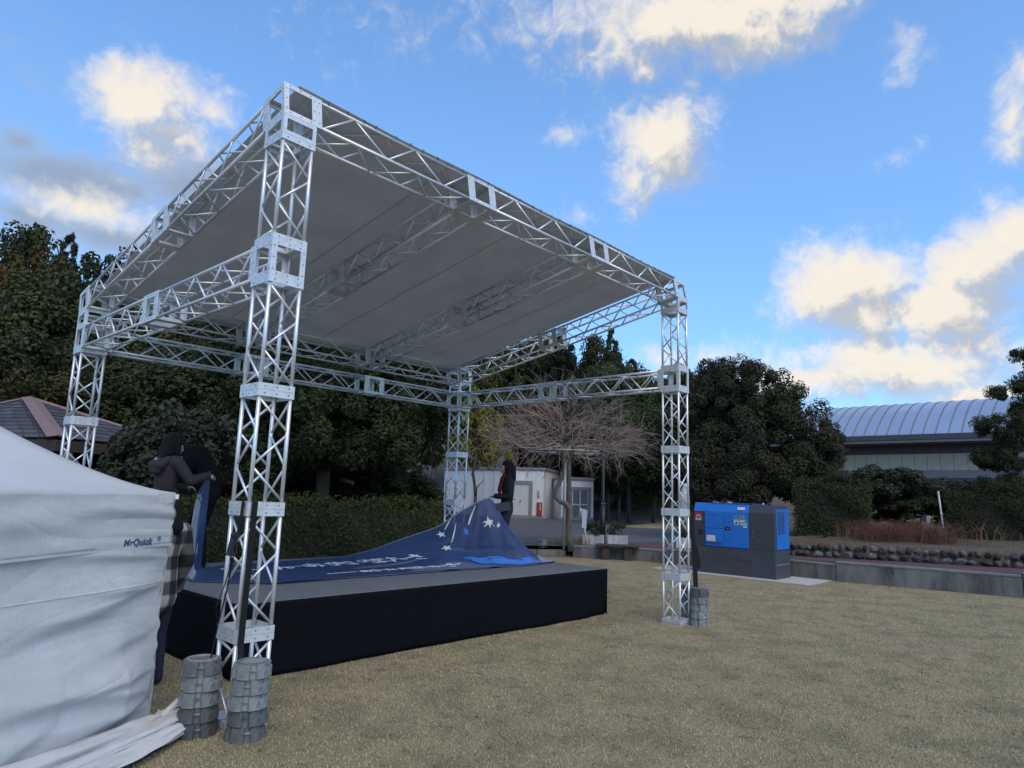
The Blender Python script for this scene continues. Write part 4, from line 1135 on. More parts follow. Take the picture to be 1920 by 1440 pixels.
m = MB(); m.span((.07, .55, GH + .005), (.62, 1.62, GH + .016)); m.build('roof_lid', M['genblue'], g)
m = MB(); m.tube([(.5, .32, GH), (.5, .32, GH + .05)], .04, 12); m.build('exhaust_cap', M['black'], g)
# end face towards the camera: blue panel with louvres
m = MB(); m.span((.10, -.004, GB + .03), (GW - .02, .013, GH - .10)); ep = add_bevel(m.build('end_panel', M['genblue'], g), .006)
for x0, x1 in ((.15, .33), (.37, .55)):
    for k in range(20):
        z = 1.50 - k * .026
        m = MB(); m.box(((x0 + x1) / 2, -.008, z), (x1 - x0, .010, .012), rot=Matrix.Rotation(.6, 3, 'X')); m.build('louvre', M['ink'], ep)
# stickers and lettering on the long side (seen from -x: reading direction is -y)
GR = basis((0, -1, 0), (0, 0, 1), (-1, 0, 0), (0, 0, 0))
def side(me, name, x, y, z, parent=g): return obj(name, me, parent, mat4=Matrix.Translation((x, y, z)) @ GR)
side(text_mesh('lettering', '45US', .125, M['limegreen'], .0005, bold=.005, spacing=1.12), 'lettering', -.0130, .985, 1.315)
side(text_mesh('lettering', '45US', .125, M['ink'], .0005, bold=.000, spacing=1.18), 'lettering', -.0142, .982, 1.316)
side(text_mesh('lettering', 'DCA-45US', .048, M['ink'], .0005, bold=.001), 'lettering', -.0130, 1.68, 1.375)
m = MB(); m.span((-.0135, .655, 1.288), (-.0125, .99, 1.296)); m.build('stripe', M['label'], dr)
m = MB(); m.span((-.0135, .86, 1.17), (-.0125, .975, 1.275)); m.span((-.0135, .70, 1.245), (-.0125, .84, 1.28)); m.span((-.0135, .66, 1.115), (-.0125, .75, 1.155)); m.build('sticker', M['label'], dr)
m = MB(); m.span((-.0135, .655, 1.17), (-.0125, .83, 1.228)); m.build('sticker', M['limegreen'], dr)
m = MB(); m.add([(-.0145, .965, 1.185), (-.0145, .915, 1.265), (-.0145, .868, 1.185)], [(0, 1, 2)]); m.build('sticker', M['ink'], dr)
m = MB(); m.add([(-.0145 + .0, .90, .0), (-.0145, .715, .0), (-.0145, .715, .07), (-.0145, .90, .07)], [(0, 1, 2, 3)])
o = m.build('sticker', M['label'], g); o.location = (.055, 0, GH - .145); o.rotation_euler.y = math.atan(.075 / .20)
o.location.x = .012 + .018
# red emblem plate with a rising sun
m = MB(); m.span((0, 0, 0), (.002, .165, .21)); em = m.build('emblem_plate', M['red'], g, loc=(.006, 1.825, GH - .43))
m = MB()
for k in range(9):
    an = math.pi * (k + .5) / 9; w = .085
    a0, a1 = an - w, an + w
    m.add([(-.0015, .0825 + .042 * math.cos(a0), .065 + .042 * math.sin(a0)), (-.0015, .0825 + .042 * math.cos(a1), .065 + .042 * math.sin(a1)), (-.0015, .0825 + .078 * math.cos(a1 - .02), .065 + .085 * math.sin(a1 - .02)), (-.0015, .0825 + .078 * math.cos(a0 + .02), .065 + .085 * math.sin(a0 + .02))], [(0, 1, 2, 3)])
m.add([(-.0015, .004, .004), (-.0015, .161, .004), (-.0015, .161, .055), (-.0015, .004, .055)], [(0, 1, 2, 3)])
m.build('sun_emblem', M['label'], em)
m = MB()
for k in range(7): m.box((-.002, .02 + k * .021, .03), (.0012, .013, .022))
m.build('emblem_lettering', M['gengrey'], em)

# ------------------------------------------------------------------ people
M['skin'] = mat('skin', (.52, .33, .24), (.46, .28, .20), rough=.55, scale=20)
M['hair'] = mat('black_hair', (.009, .008, .008), (.016, .013, .012), rough=.62, scale=60, stretch=(4, 4, .4), spec=.18, bump=.8, bump_scale=90)
M['jacket'] = mat('dark_jacket', (.014, .013, .017), (.020, .019, .024), rough=.8, scale=14, bump=.3, bump_scale=20, spec=.25)
M['jacket_brown'] = mat('dark_brown_jacket', (.030, .024, .027), (.040, .033, .036), rough=.75, scale=9, bump=.35, bump_scale=16, spec=.3)
M['black_coat'] = mat('black_fleece', (.005, .005, .006), (.008, .008, .0095), rough=.95, scale=12, bump=.4, bump_scale=30, spec=.15)
M['denim'] = mat('dark_denim', (.012, .016, .030), (.018, .023, .042), rough=.85, scale=25)
M['scarf'] = mat('red_scarf', (.16, .010, .014), (.10, .006, .010), rough=.95, scale=30, bump=.5, bump_scale=60)
M['bag'] = mat('grey_leather', (.055, .046, .050), (.045, .038, .042), rough=.6, scale=12)
M['bagstrap'] = mat('tan_strap', (.16, .09, .05), rough=.6)
M['lips'] = mat('lips', (.36, .13, .12), rough=.5)
M['navy'] = mat('black_trousers', (.006, .007, .011), (.009, .010, .015), rough=.9, scale=20, spec=.1)
M['shoe'] = mat('black_shoe', (.012, .012, .013), rough=.5)
def plaid():
    m = bpy.data.materials.new('plaid_flannel'); m.use_nodes = True; nt = m.node_tree; n, l = nt.nodes, nt.links; b = n['Principled BSDF']
    t = n.new('ShaderNodeTexCoord'); sep = n.new('ShaderNodeSeparateXYZ'); l.new(t.outputs['Object'], sep.inputs[0])
    ad = math_node(nt, 'ADD', sep.outputs[0], math_node(nt, 'MULTIPLY', sep.outputs[1], .8))
    def bands(x, per, ph):
        f = math_node(nt, 'FRACT', math_node(nt, 'ADD', math_node(nt, 'MULTIPLY', x, 1 / per), ph))
        d = math_node(nt, 'ABSOLUTE', math_node(nt, 'SUBTRACT', f, .5))
        r = n.new('ShaderNodeMapRange'); r.interpolation_type = 'SMOOTHSTEP'; l.new(d, r.inputs[0]); r.inputs[1].default_value = .16; r.inputs[2].default_value = .30; return r.outputs[0]
    s = math_node(nt, 'ADD', bands(ad, .19, .2), bands(sep.outputs[2], .20, .1))
    cr = n.new('ShaderNodeValToRGB'); l.new(math_node(nt, 'MULTIPLY', s, .5), cr.inputs[0])
    cr.color_ramp.elements[0].position = .05; cr.color_ramp.elements[0].color = (.40, .37, .33, 1); cr.color_ramp.elements[1].position = .95; cr.color_ramp.elements[1].color = (.012, .011, .012, 1)
    e = cr.color_ramp.elements.new(.5); e.color = (.09, .085, .08, 1)
    l.new(cr.outputs[0], b.inputs['Base Color']); b.inputs['Roughness'].default_value = .95; return m
M['plaid'] = plaid()

def capsule(m, a, c, r0, r1, mi, flat=1.0, fdir=None):
    """tapered capsule; flat < 1 squeezes it along fdir"""
    a, c = Vector(a), Vector(c); d = c - a; L = d.length
    if L < 1e-5: d = Vector((0, 0, 1)); L = 1e-5
    t = d.normalized()
    x = t.cross(Vector((0, 1, 0)) if abs(t.y) < .9 else Vector((1, 0, 0))).normalized(); y = t.cross(x)
    ring = []
    for k in range(5): an = -math.pi / 2 + math.pi / 2 * k / 5; ring.append((math.sin(an) * r0, math.cos(an) * r0))
    for k in range(7): u = k / 6; ring.append((L * u, r0 + (r1 - r0) * u))
    for k in range(1, 6): an = math.pi / 2 * k / 5; ring.append((L + math.sin(an) * r1, math.cos(an) * r1))
    n = 16; vs = []
    for h, r in ring:
        for k in range(n):
            an = 2 * math.pi * k / n; q = (x * math.cos(an) + y * math.sin(an)) * max(r, 1e-4)
            if fdir is not None: q -= Vector(fdir) * (q.dot(Vector(fdir)) * (1 - flat))
            vs.append(a + t * h + q)
    fs = [(i * n + k, i * n + (k + 1) % n, (i + 1) * n + (k + 1) % n, (i + 1) * n + k) for i in range(len(ring) - 1) for k in range(n)]
    fs += [tuple(range(n))[::-1], tuple((len(ring) - 1) * n + k for k in range(n))]
    m.add(vs, fs, mi, True)

def remeshed(name, shapes, mats, voxel=.008, smooth_it=3, parent=None):
    """shapes: list of (a, c, r0, r1, material index, flat, flat direction); one continuous skin"""
    m = MB()
    for s in shapes: capsule(m, *s)
    me = m.mesh(name, mats); o = bpy.data.objects.new(name, me); COL.objects.link(o)
    rm = o.modifiers.new('r', 'REMESH'); rm.mode = 'VOXEL'; rm.voxel_size = voxel
    sm = o.modifiers.new('s', 'SMOOTH'); sm.iterations = smooth_it; sm.factor = .5
    bpy.context.view_layer.update()
    me2 = bpy.data.meshes.new_from_object(o.evaluated_get(bpy.context.evaluated_depsgraph_get()))
    bpy.data.objects.remove(o); bpy.data.meshes.remove(me)
    me2.name = name; me2.materials.clear()
    for q in mats: me2.materials.append(q)
    nv = len(me2.vertices); co = np.empty(nv * 3, np.float32); me2.vertices.foreach_get('co', co); co = co.reshape(-1, 3)
    nf = len(me2.polygons); ce = np.empty(nf * 3, np.float32); me2.polygons.foreach_get('center', ce); ce = ce.reshape(-1, 3)
    best = np.full(nf, 1e9, np.float32); idx = np.zeros(nf, np.int32)
    for (a, c, r0, r1, mi, *rest) in shapes:
        a, c = np.array(a, np.float32), np.array(c, np.float32); d = c - a; L2 = max(float(d @ d), 1e-9)
        t = np.clip(((ce - a) @ d) / L2, 0, 1); q = ce - (a + t[:, None] * d)
        if len(rest) == 2 and rest[1] is not None:
            f = np.array(rest[1], np.float32); q = q + f * ((q @ f) * (1 / rest[0] - 1))[:, None]
        dd = np.linalg.norm(q, axis=1) - (r0 + (r1 - r0) * t)
        w = dd < best; best[w] = dd[w]; idx[w] = mi
    me2.polygons.foreach_set('material_index', idx); me2.polygons.foreach_set('use_smooth', np.ones(nf, bool)); me2.update()
    return obj(name, me2, parent)

def hand_shapes(w, d, up, mi, s=1.0, curl=.6, side=1):
    """palm, four fingers and a thumb that close around something: w wrist, d finger direction, up back of the hand"""
    w, d, up = Vector(w), Vector(d).normalized(), Vector(up).normalized(); up = (up - d * up.dot(d)).normalized(); sd = d.cross(up) * side
    out = [(w, w + d * .062 * s, .021 * s, .026 * s, mi, .6, tuple(up))]
    for k, L in enumerate((.066, .074, .070, .054)):
        b0 = w + d * .072 * s + sd * (.030 - .0195 * k) * s
        d1 = (d - up * curl * .6).normalized(); d2 = (d - up * curl * 1.9).normalized()
        k1 = b0 + d1 * L * .5 * s; out += [(b0 - d * .02 * s, b0, .0095 * s, .009 * s, mi), (b0, k1, .0088 * s, .008 * s, mi), (k1, k1 + d2 * L * .5 * s, .008 * s, .0065 * s, mi)]
    b0 = w + d * .022 * s + sd * .022 * s; k1 = b0 + (d * .6 + sd * .9 - up * .5).normalized() * .036 * s
    out += [(b0, k1, .012 * s, .0098 * s, mi), (k1, k1 + (d * .9 - up * .6).normalized() * .032 * s, .0095 * s, .0075 * s, mi)]
    return out

def head_shapes(c, f, mi, s=1.0):
    """head centre c, facing f (unit); skull, jaw, nose, ears"""
    c, f = Vector(c), Vector(f).normalized(); up = Vector((0, 0, 1)); r = f.cross(up).normalized(); up = r.cross(f)
    P = lambda a, b_, z: c + f * a * s + r * b_ * s + up * z * s
    sh = [(P(-.022, 0, .025), P(.012, 0, .030), .086 * s, .080 * s, mi), (P(.02, 0, -.01), P(.035, 0, -.055), .066 * s, .046 * s, mi), (P(.045, 0, -.088), P(.055, 0, -.088), .026 * s, .022 * s, mi),
          (P(.086, 0, .012), P(.104, 0, -.022), .010 * s, .014 * s, mi), (P(.088, 0, -.052), P(.09, 0, -.054), .016 * s, .016 * s, mi),
          (P(.060, .03, -.012), P(.062, -.03, -.012), .030 * s, .030 * s, mi)]
    for q in (-1, 1): sh.append((P(-.005, q * .078, .0), P(-.01, q * .082, -.03), .016 * s, .012 * s, mi, .5, tuple(r)))
    return sh

def face_parts(c, f, parent, s=1.0):
    c, f = Vector(c), Vector(f).normalized(); up = Vector((0, 0, 1)); r = f.cross(up).normalized(); up = r.cross(f)
    P = lambda a, b_, z: c + f * a * s + r * b_ * s + up * z * s
    for q in (-1, 1):
        m = MB(); m.ball(P(.080, q * .032, .004), (.013 * s, .013 * s, .007 * s), 0, 10, 6); m.build('eye', M['black'], parent)
        m = MB(); m.tube([P(.079, q * .048, .028), P(.087, q * .032, .033), P(.089, q * .016, .029)], .004 * s, 6); m.build('eyebrow', M['hair'], parent)
    m = MB(); m.tube([P(.090, -.02, -.058), P(.103, 0, -.057), P(.090, .02, -.058)], [.003, .007, .003], 8); m.build('mouth', M['lips'], parent)

# -- woman with the red scarf, facing left along the stage (local +y is forward)
def leg_shapes(hx, hz, knee, ank, mi, shoe, r=(.088, .058, .042), ff=(0, 1, 0)):
    ff = Vector(ff)
    return [((hx, 0, hz), knee, r[0], r[1], mi), (knee, ank, r[1] * .98, r[2], mi), (Vector(ank) + Vector((0, 0, -.02)), Vector(ank) + Vector((0, 0, -.03)) + ff * .13, .042, .033, shoe)]
wm = empty('person', (6.21, 3.16, DZ), R(50)); tag(wm, 'long haired person in a red scarf and black jacket lifting the banner edge', 'person')
HC = (0, .035, 1.50); HF = Vector((-.05, 1, -.10))
body = [((0, 0, .86), (0, 0, 1.0), .135, .125, 1, .78, (0, 1, 0)), ((0, -.01, 1.0), (0, -.015, 1.20), .13, .155, 1, .72, (0, 1, 0)), ((-.11, -.02, 1.27), (.11, -.02, 1.27), .082, .082, 1), ((0, -.01, 1.30), (0, .02, 1.41), .055, .05, 0),
        ((0, .0, .80), (0, 0, .88), .145, .14, 1, .8, (0, 1, 0))]
body += head_shapes(HC, HF, 0, .98)
body += leg_shapes(.075, .80, (.085, .02, .44), (.085, -.02, .075), 2, 3) + leg_shapes(-.075, .80, (-.085, .04, .44), (-.09, .02, .075), 2, 3)
body += [((-.175, -.02, 1.27), (-.215, -.03, 1.02), .064, .054, 1), ((-.215, -.03, 1.02), (-.10, .20, 1.03), .054, .042, 1)] + hand_shapes((-.095, .21, 1.03), (.25, 1, -.1), (0, .1, 1), 0, .95, .7, 1)
body += [((.175, -.02, 1.27), (.205, -.02, 1.02), .064, .054, 1), ((.205, -.02, 1.02), (.06, .19, 1.02), .054, .042, 1)] + hand_shapes((.055, .20, 1.02), (-.2, 1, -.1), (0, .1, 1), 0, .95, .7, -1)
remeshed('body', body, [M['skin'], M['jacket'], M['denim'], M['shoe']], .0075, 3, wm)
face_parts(HC, HF, wm, .98)
hair = [((0, -.012, 1.545), (0, .015, 1.552), .098, .094, 0), ((0, -.055, 1.50), (0, -.075, 1.34), .088, .075, 0), ((-.078, -.01, 1.50), (-.098, .01, 1.31), .038, .034, 0), ((.078, -.01, 1.50), (.098, .01, 1.31), .038, .034, 0),
        ((-.05, .085, 1.555), (.05, .088, 1.553), .022, .022, 0), ((-.085, .045, 1.52), (-.09, .05, 1.42), .022, .016, 0), ((.085, .045, 1.52), (.09, .05, 1.42), .022, .016, 0), ((-.05, -.09, 1.36), (.05, -.095, 1.30), .05, .05, 0), ((-.10, .01, 1.32), (-.12, .03, 1.25), .026, .012, 0)]
remeshed('hair', hair, [M['hair']], .0075, 2, wm)
scf = [((-.05, .03, 1.375), (.05, .03, 1.375), .062, .062, 0), ((-.03, -.045, 1.37), (.03, -.045, 1.37), .06, .06, 0), ((-.04, .09, 1.34), (-.055, .135, 1.08), .046, .052, 0, .55, (0, 1, 0)), ((.03, .10, 1.33), (.02, .14, 1.14), .04, .046, 0, .55, (0, 1, 0))]
remeshed('scarf', scf, [M['scarf']], .008, 2, wm)
m = MB(); m.prism([(-.13, -.08), (.10, -.09), (.115, .06), (-.145, .055)], -.03, .03); o = m.build('shoulder_bag', M['bag'], wm, mat4=Matrix.Translation((-.185, .10, .86)) @ Matrix.Rotation(R(90), 4, 'Y') @ Matrix.Rotation(R(80), 4, 'Z')); add_bevel(o, .014, 3)
m = MB(); ribbon(m, [(.10, .02, 1.345), (.03, .115, 1.26), (-.09, .125, 1.08), (-.185, .12, .93)], .022, (.7, .2, .7)); ribbon(m, [(.10, .0, 1.35), (.02, -.125, 1.24), (-.12, -.105, 1.05), (-.20, .05, .92)], .022, (.7, -.2, .7)); m.build('bag_strap', M['bagstrap'], wm)
m = MB(); m.tube([(-.12, -.05, .775), (-.1, .07, .775), (.1, .07, .775), (.12, -.05, .775)], .012, 6); m.build('jacket_hem', M['jacket'], wm)

# -- person in the dark hooded jacket, back to the camera, arm out to the banner (local +y forward = world +x)
p1 = empty('person', (.60, 2.86, DZ), R(-78)); tag(p1, 'person in dark hooded jacket seen from behind, gripping the banner corner', 'person')
p1.location = (.70, 3.42, DZ); p1.scale = (1.03, 1.03, 1.035)
HC = (0, .06, 1.45); HF = Vector((.25, 1, -.35))
body = [((0, 0, .84), (0, .0, 1.0), .145, .135, 1, .78, (0, 1, 0)), ((0, 0, 1.0), (0, .01, 1.18), .145, .165, 1, .75, (0, 1, 0)), ((-.12, .01, 1.245), (.12, .01, 1.245), .085, .085, 1), ((0, .02, 1.27), (0, .045, 1.37), .056, .05, 0)]
body += head_shapes(HC, HF, 0, .98)
body += leg_shapes(.08, .80, (.09, .03, .44), (.09, 0, .075), 2, 3) + leg_shapes(-.08, .80, (-.09, .03, .44), (-.10, -.03, .075), 2, 3)
body += [((.18, .01, 1.24), (.27, .12, 1.05), .068, .058, 1), ((.27, .12, 1.05), (.255, .33, 1.12), .058, .042, 1)] + hand_shapes((.255, .34, 1.12), (-.2, 1, .0), (.5, .2, 1), 0, .95, .8, 1)
body += [((-.18, .01, 1.24), (-.19, .08, .99), .068, .058, 1), ((-.19, .08, .99), (-.10, .30, .98), .058, .042, 1)] + hand_shapes((-.09, .31, .98), (.4, 1, 0), (0, .2, 1), 0, .95, .8, -1)
remeshed('body', body, [M['skin'], M['jacket_brown'], M['black_coat'], M['shoe']], .0075, 3, p1)
face_parts(HC, HF, p1, .98)
hair = [((0, .035, 1.495), (.005, .07, 1.50), .10, .094, 0), ((0, .0, 1.46), (0, -.05, 1.28), .09, .06, 0), ((-.075, .04, 1.46), (-.085, .05, 1.30), .04, .03, 0), ((.075, .05, 1.46), (.085, .06, 1.32), .04, .026, 0), ((-.05, -.03, 1.36), (.05, -.03, 1.36), .055, .055, 0)]
remeshed('hair', hair, [M['hair']], .0075, 2, p1)
remeshed('hood', [((-.10, -.06, 1.27), (-.04, -.13, 1.20), .05, .055, 0), ((.10, -.06, 1.27), (.04, -.13, 1.20), .05, .055, 0), ((-.06, -.12, 1.21), (.06, -.12, 1.21), .06, .06, 0), ((-.04, -.13, 1.16), (.04, -.13, 1.16), .05, .05, 0)], [M['jacket_brown']], .008, 2, p1)
m = MB(); m.tube([(-.11, -.04, 1.315), (-.06, -.115, 1.285), (.0, -.15, 1.27), (.05, -.12, 1.285)], .009, 6); m.build('hood_lining', M['plaid'], p1)

# -- person all in black, bending over the banner behind
p2 = empty('person', (1.36, 3.78, DZ), R(58)); tag(p2, 'person in all black bending forward over the rear edge of the banner', 'person')
HC = (0, .36, 1.40); HF = Vector((0, .75, -.75))
body = [((0, -.02, .98), (0, .03, 1.14), .155, .155, 1, .85, (0, 1, 0)), ((0, .03, 1.14), (0, .17, 1.37), .16, .18, 1), ((-.15, .19, 1.37), (.15, .19, 1.37), .095, .095, 1), ((0, .22, 1.38), (0, .31, 1.40), .065, .058, 0)]
body += head_shapes(HC, HF, 0, 1.03)
body += [((.09, -.02, .94), (.10, .06, .50), .10, .066, 2), ((.10, .06, .50), (.11, .0, .075), .066, .048, 2), ((.11, .0, .055), (.11, .14, .045), .044, .036, 3), ((-.09, -.02, .94), (-.11, .14, .50), .10, .066, 2), ((-.11, .14, .50), (-.12, .12, .075), .066, .048, 2), ((-.12, .12, .055), (-.12, .26, .045), .044, .036, 3)]
body += [((.22, .20, 1.34), (.25, .28, 1.08), .072, .06, 1), ((.25, .28, 1.08), (.16, .46, .98), .06, .045, 1)] + hand_shapes((.155, .47, .97), (-.3, .8, -.5), (0, .6, .8), 0, 1.0, .7, -1)
body += [((-.22, .20, 1.34), (-.25, .30, 1.08), .072, .06, 1), ((-.25, .30, 1.08), (-.16, .48, .98), .06, .045, 1)] + hand_shapes((-.155, .49, .97), (.3, .8, -.5), (0, .6, .8), 0, 1.0, .7, 1)
remeshed('body', body, [M['skin'], M['black_coat'], M['navy'], M['shoe']], .0085, 3, p2)
face_parts(HC, HF, p2, 1.03)
remeshed('hair', [((0, .33, 1.46), (0, .39, 1.47), .108, .10, 0), ((0, .28, 1.42), (0, .26, 1.36), .085, .07, 0), ((-.08, .36, 1.42), (-.085, .40, 1.34), .035, .03, 0), ((.08, .36, 1.42), (.085, .40, 1.34), .035, .03, 0)], [M['hair']], .0085, 2, p2)

# -- person in the plaid shirt standing on the grass behind the tent
p3 = empty('person', (.06, 1.42, 0), R(20)); tag(p3, 'person in black and white plaid shirt half hidden behind the tent corner', 'person')
p3.location = (.02, 1.53, 0); p3.scale = (1.05, 1.05, 1.06)
HC = (0, .03, 1.46); HF = Vector((0, 1, -.12))
body = [((0, 0, .70), (0, 0, .98), .16, .145, 1, .8, (0, 1, 0)), ((0, 0, .98), (0, -.01, 1.17), .145, .16, 1, .75, (0, 1, 0)), ((-.13, -.01, 1.235), (.13, -.01, 1.235), .08, .08, 1), ((0, 0, 1.26), (0, .02, 1.37), .055, .05, 0)]
body += head_shapes(HC, HF, 0, .98)
body += leg_shapes(.08, .78, (.09, .03, .43), (.09, 0, .075), 2, 3) + leg_shapes(-.08, .78, (-.09, .03, .43), (-.09, -.02, .075), 2, 3)
for q in (1, -1):
    body += [((q * .185, -.01, 1.23), (q * .235, -.03, .98), .072, .066, 1), ((q * .235, -.03, .98), (q * .23, .05, .76), .066, .058, 1)] + hand_shapes((q * .23, .06, .74), (0, .15, -1), (q, 0, 0), 0, .95, .4, -q)
remeshed('body', body, [M['skin'], M['plaid'], M['denim'], M['shoe']], .0075, 3, p3)
face_parts(HC, HF, p3, .98)
remeshed('hair', [((0, .0, 1.50), (0, .035, 1.51), .10, .095, 0), ((0, -.03, 1.46), (.01, -.10, 1.27), .092, .07, 0), ((-.08, .0, 1.46), (-.10, -.04, 1.30), .042, .036, 0), ((.08, .0, 1.46), (.10, -.04, 1.30), .042, .036, 0), ((-.05, .08, 1.52), (.05, .08, 1.52), .022, .022, 0)], [M['hair']], .0085, 2, p3)

# ------------------------------------------------------------------ vegetation
def quads_mesh(name, C, A, B, mats, mi=None):
    """diamond leaves: centres C, half length vectors A, half width vectors B"""
    n = len(C); V = np.empty((n, 4, 3), np.float32)
    V[:, 0] = C - A; V[:, 1] = C + B - A * .1; V[:, 2] = C + A; V[:, 3] = C - B - A * .1
    me = bpy.data.meshes.new(name)
    me.vertices.add(n * 4); me.vertices.foreach_set('co', V.ravel())
    me.loops.add(n * 4); me.loops.foreach_set('vertex_index', np.arange(n * 4, dtype=np.int32))
    me.polygons.add(n); me.polygons.foreach_set('loop_start', np.arange(0, n * 4, 4, dtype=np.int32)); me.polygons.foreach_set('loop_total', np.full(n, 4, np.int32))
    for m in (mats if isinstance(mats, (list, tuple)) else [mats]): me.materials.append(m)
    if mi is not None: me.polygons.foreach_set('material_index', mi.astype(np.int32))
    me.update(calc_edges=True); return me
def unit(v): return v / np.maximum(np.linalg.norm(v, axis=-1, keepdims=True), 1e-9)
def leaf_axes(rg, N, ln, wd, droop=.25, jit=.3):
    """N: preferred normals"""
    n = len(N); nn = unit(N + rg.normal(0, .55, (n, 3)))
    t = rg.normal(0, 1, (n, 3)); t[:, 2] -= droop; t = unit(t - nn * np.sum(t * nn, 1, keepdims=True)); bt = np.cross(nn, t)
    s = (1 + rg.uniform(-jit, jit, (n, 1)))
    return t * ln * s, bt * wd * s
def clump_leaves(rg, centres, radii, per, ln, wd, flat=1.0, droop=.25):
    C, N = [], []
    for c, r in zip(centres, radii):
        k = int(per * rg.uniform(.75, 1.25)); d = unit(rg.normal(0, 1, (k, 3))); rr = rg.uniform(.45, 1.08, (k, 1)) ** .6
        p = d * rr * r; p[:, 2] *= flat
        C.append(c + p); N.append(d + np.array([0, 0, .55]))
    C, N = np.concatenate(C), np.concatenate(N); A, B = leaf_axes(rg, N, ln, wd, droop); return C, A, B
def crown_broad(seed, nc=85, per=120, ln=.0125, wd=.0075, top=.0, zlo=.10):
    rg = np.random.default_rng(seed); cs, rs = [], []
    lobes = [(rg.uniform(-.20, .20), rg.uniform(-.20, .20), rg.uniform(.45, .80), rg.uniform(.22, .30)) for _ in range(7)] + [(0, 0, .55, .36), (rg.uniform(-.12, .12), rg.uniform(-.12, .12), .84, .17)]
    while len(cs) < nc:
        lx, ly, lz, lr = lobes[rg.integers(len(lobes))]; d = unit(rg.normal(0, 1, 3)); d[2] = d[2] * .9 + .15
        p = np.array([lx, ly, lz]) + d * lr * rg.uniform(.72, 1.0) * np.array([1, 1, .9])
        if p[2] < zlo or p[2] > 1.0: continue
        cs.append(p); rs.append(rg.uniform(.05, .105))
    return clump_leaves(rg, cs, rs, per, ln, wd)
def crown_conifer(seed, ln=.020, wd=.0055, per=170):
    rg = np.random.default_rng(seed); cs, rs = [], []
    for z in np.linspace(.10, .985, 34):
        R0 = .46 * (1 - z) ** .8 * rg.uniform(.8, 1.12) + .015; k = max(2, int(11 * (1 - z) + 2))
        for a in rg.uniform(0, 6.28) + np.arange(k) * 6.28 / k + rg.normal(0, .25, k):
            for f in ((.95, .55) if R0 > .12 else (.8,)):
                r = R0 * f * rg.uniform(.82, 1.15); cs.append(np.array([r * math.cos(a), r * math.sin(a), z - .10 * r * f + rg.normal(0, .006)])); rs.append(.022 + .055 * (1 - z) * (1.2 - .3 * f))
    return clump_leaves(rg, cs, rs, per * .5, ln, wd, .6, .6)
def trunk_mesh(name, h, r0, r1, seed, limbs=6, m=None, zlo=.3, spread=.35, mt=None):
    rg = random.Random(seed); m = m or MB()
    pts = [(rg.uniform(-.012, .012) * i * h, rg.uniform(-.012, .012) * i * h, h * i / 6) for i in range(7)]
    m.tube(pts, [r0 + (r1 - r0) * (i / 6) ** .7 for i in range(7)], 9)
    for k in range(limbs):
        z = h * (zlo + (.95 - zlo) * k / limbs); an = rg.uniform(0, 6.28); L = spread * h * rg.uniform(.6, 1.0) * (1.1 - .5 * z / h)
        i = z / h * 6; i0 = int(min(i, 5)); base = Vector(pts[i0]).lerp(Vector(pts[i0 + 1]), i - i0)
        q = [base, base + Vector((math.cos(an) * L * .45, math.sin(an) * L * .45, L * .32)), base + Vector((math.cos(an + .3) * L, math.sin(an + .3) * L, L * .62))]
        rr = (r0 + (r1 - r0) * (z / h) ** .7) * .55; m.tube(q, [rr, rr * .6, rr * .2], 6)
    return m.mesh(name, mt or M['bark'])
def bare_crown(seed, levels=5, L0=.30, spread=.55, mt=None, up=.25, thin=.0055):
    """leafless crown grown by branching, unit height"""
    rg = random.Random(seed); m = MB()
    def grow(p, d, L, r, lv):
        mid = p + d * L * .5 + Vector((rg.uniform(-1, 1), rg.uniform(-1, 1), rg.uniform(-.5, 1))) * L * .07
        e = p + d * L
        m.tube([p, mid, e], [r, r * .8, r * .62], 5 if lv > 2 else 3, cap=False)
        if lv == 0: return
        for k in range(rg.choice((2, 3, 3)) if lv > 1 else 3):
            nd = (d + Vector((rg.uniform(-1, 1), rg.uniform(-1, 1), rg.uniform(-.6, 1) + up)) * spread).normalized()
            grow(p + d * L * rg.uniform(.55, 1), nd, L * rg.uniform(.58, .82), max(r * .62, .0042), lv - 1)
    grow(Vector((0, 0, 0)), Vector((rg.uniform(-.05, .05), rg.uniform(-.05, .05), 1)), L0, thin * 2.6, levels)
    return m.mesh('crown', mt or M['redtwig'])

PROTO = {}
def leafy(kind, seeds, fn, mt, trunk):
    PROTO[kind] = [(quads_mesh('crown', *fn(s), M[mt]), trunk_mesh('trunk', *trunk, seed=s)) for s in seeds]
leafy('dark', (1, 2), lambda s: crown_broad(s, 110, 300), 'leafdark', (.80, .026, .008))
leafy('mid', (3, 4), lambda s: crown_broad(s, 105, 290, .0125, .0075), 'leafmid', (.80, .026, .008))
leafy('olive', (5, 6), lambda s: crown_broad(s, 100, 280, .012, .007), 'leafolive', (.80, .026, .008))
leafy('rust', (7,), lambda s: crown_broad(s, 100, 260, .012, .007), 'leafrust', (.80, .026, .008))
leafy('yellow', (8,), lambda s: crown_broad(s, 40, 150, .017, .011, zlo=.50), 'leafyellow', (.80, .02, .006))
leafy('conifer', (9, 10), lambda s: crown_conifer(s), 'leafconifer', (.97, .022, .003))
leafy('shrub', (11, 12), lambda s: crown_broad(s, 95, 280, .015, .0085, zlo=.03), 'leafdark', (.6, .02, .006))
leafy('greybush', (13,), lambda s: crown_broad(s, 90, 230, .020, .0115, zlo=.04), 'leafgrey', (.6, .015, .005))
PROTO['bare'] = [(bare_crown(s, 6, .30, .62), trunk_mesh('trunk', .12, .018, .015, seed=s, limbs=0)) for s in (14, 15)]
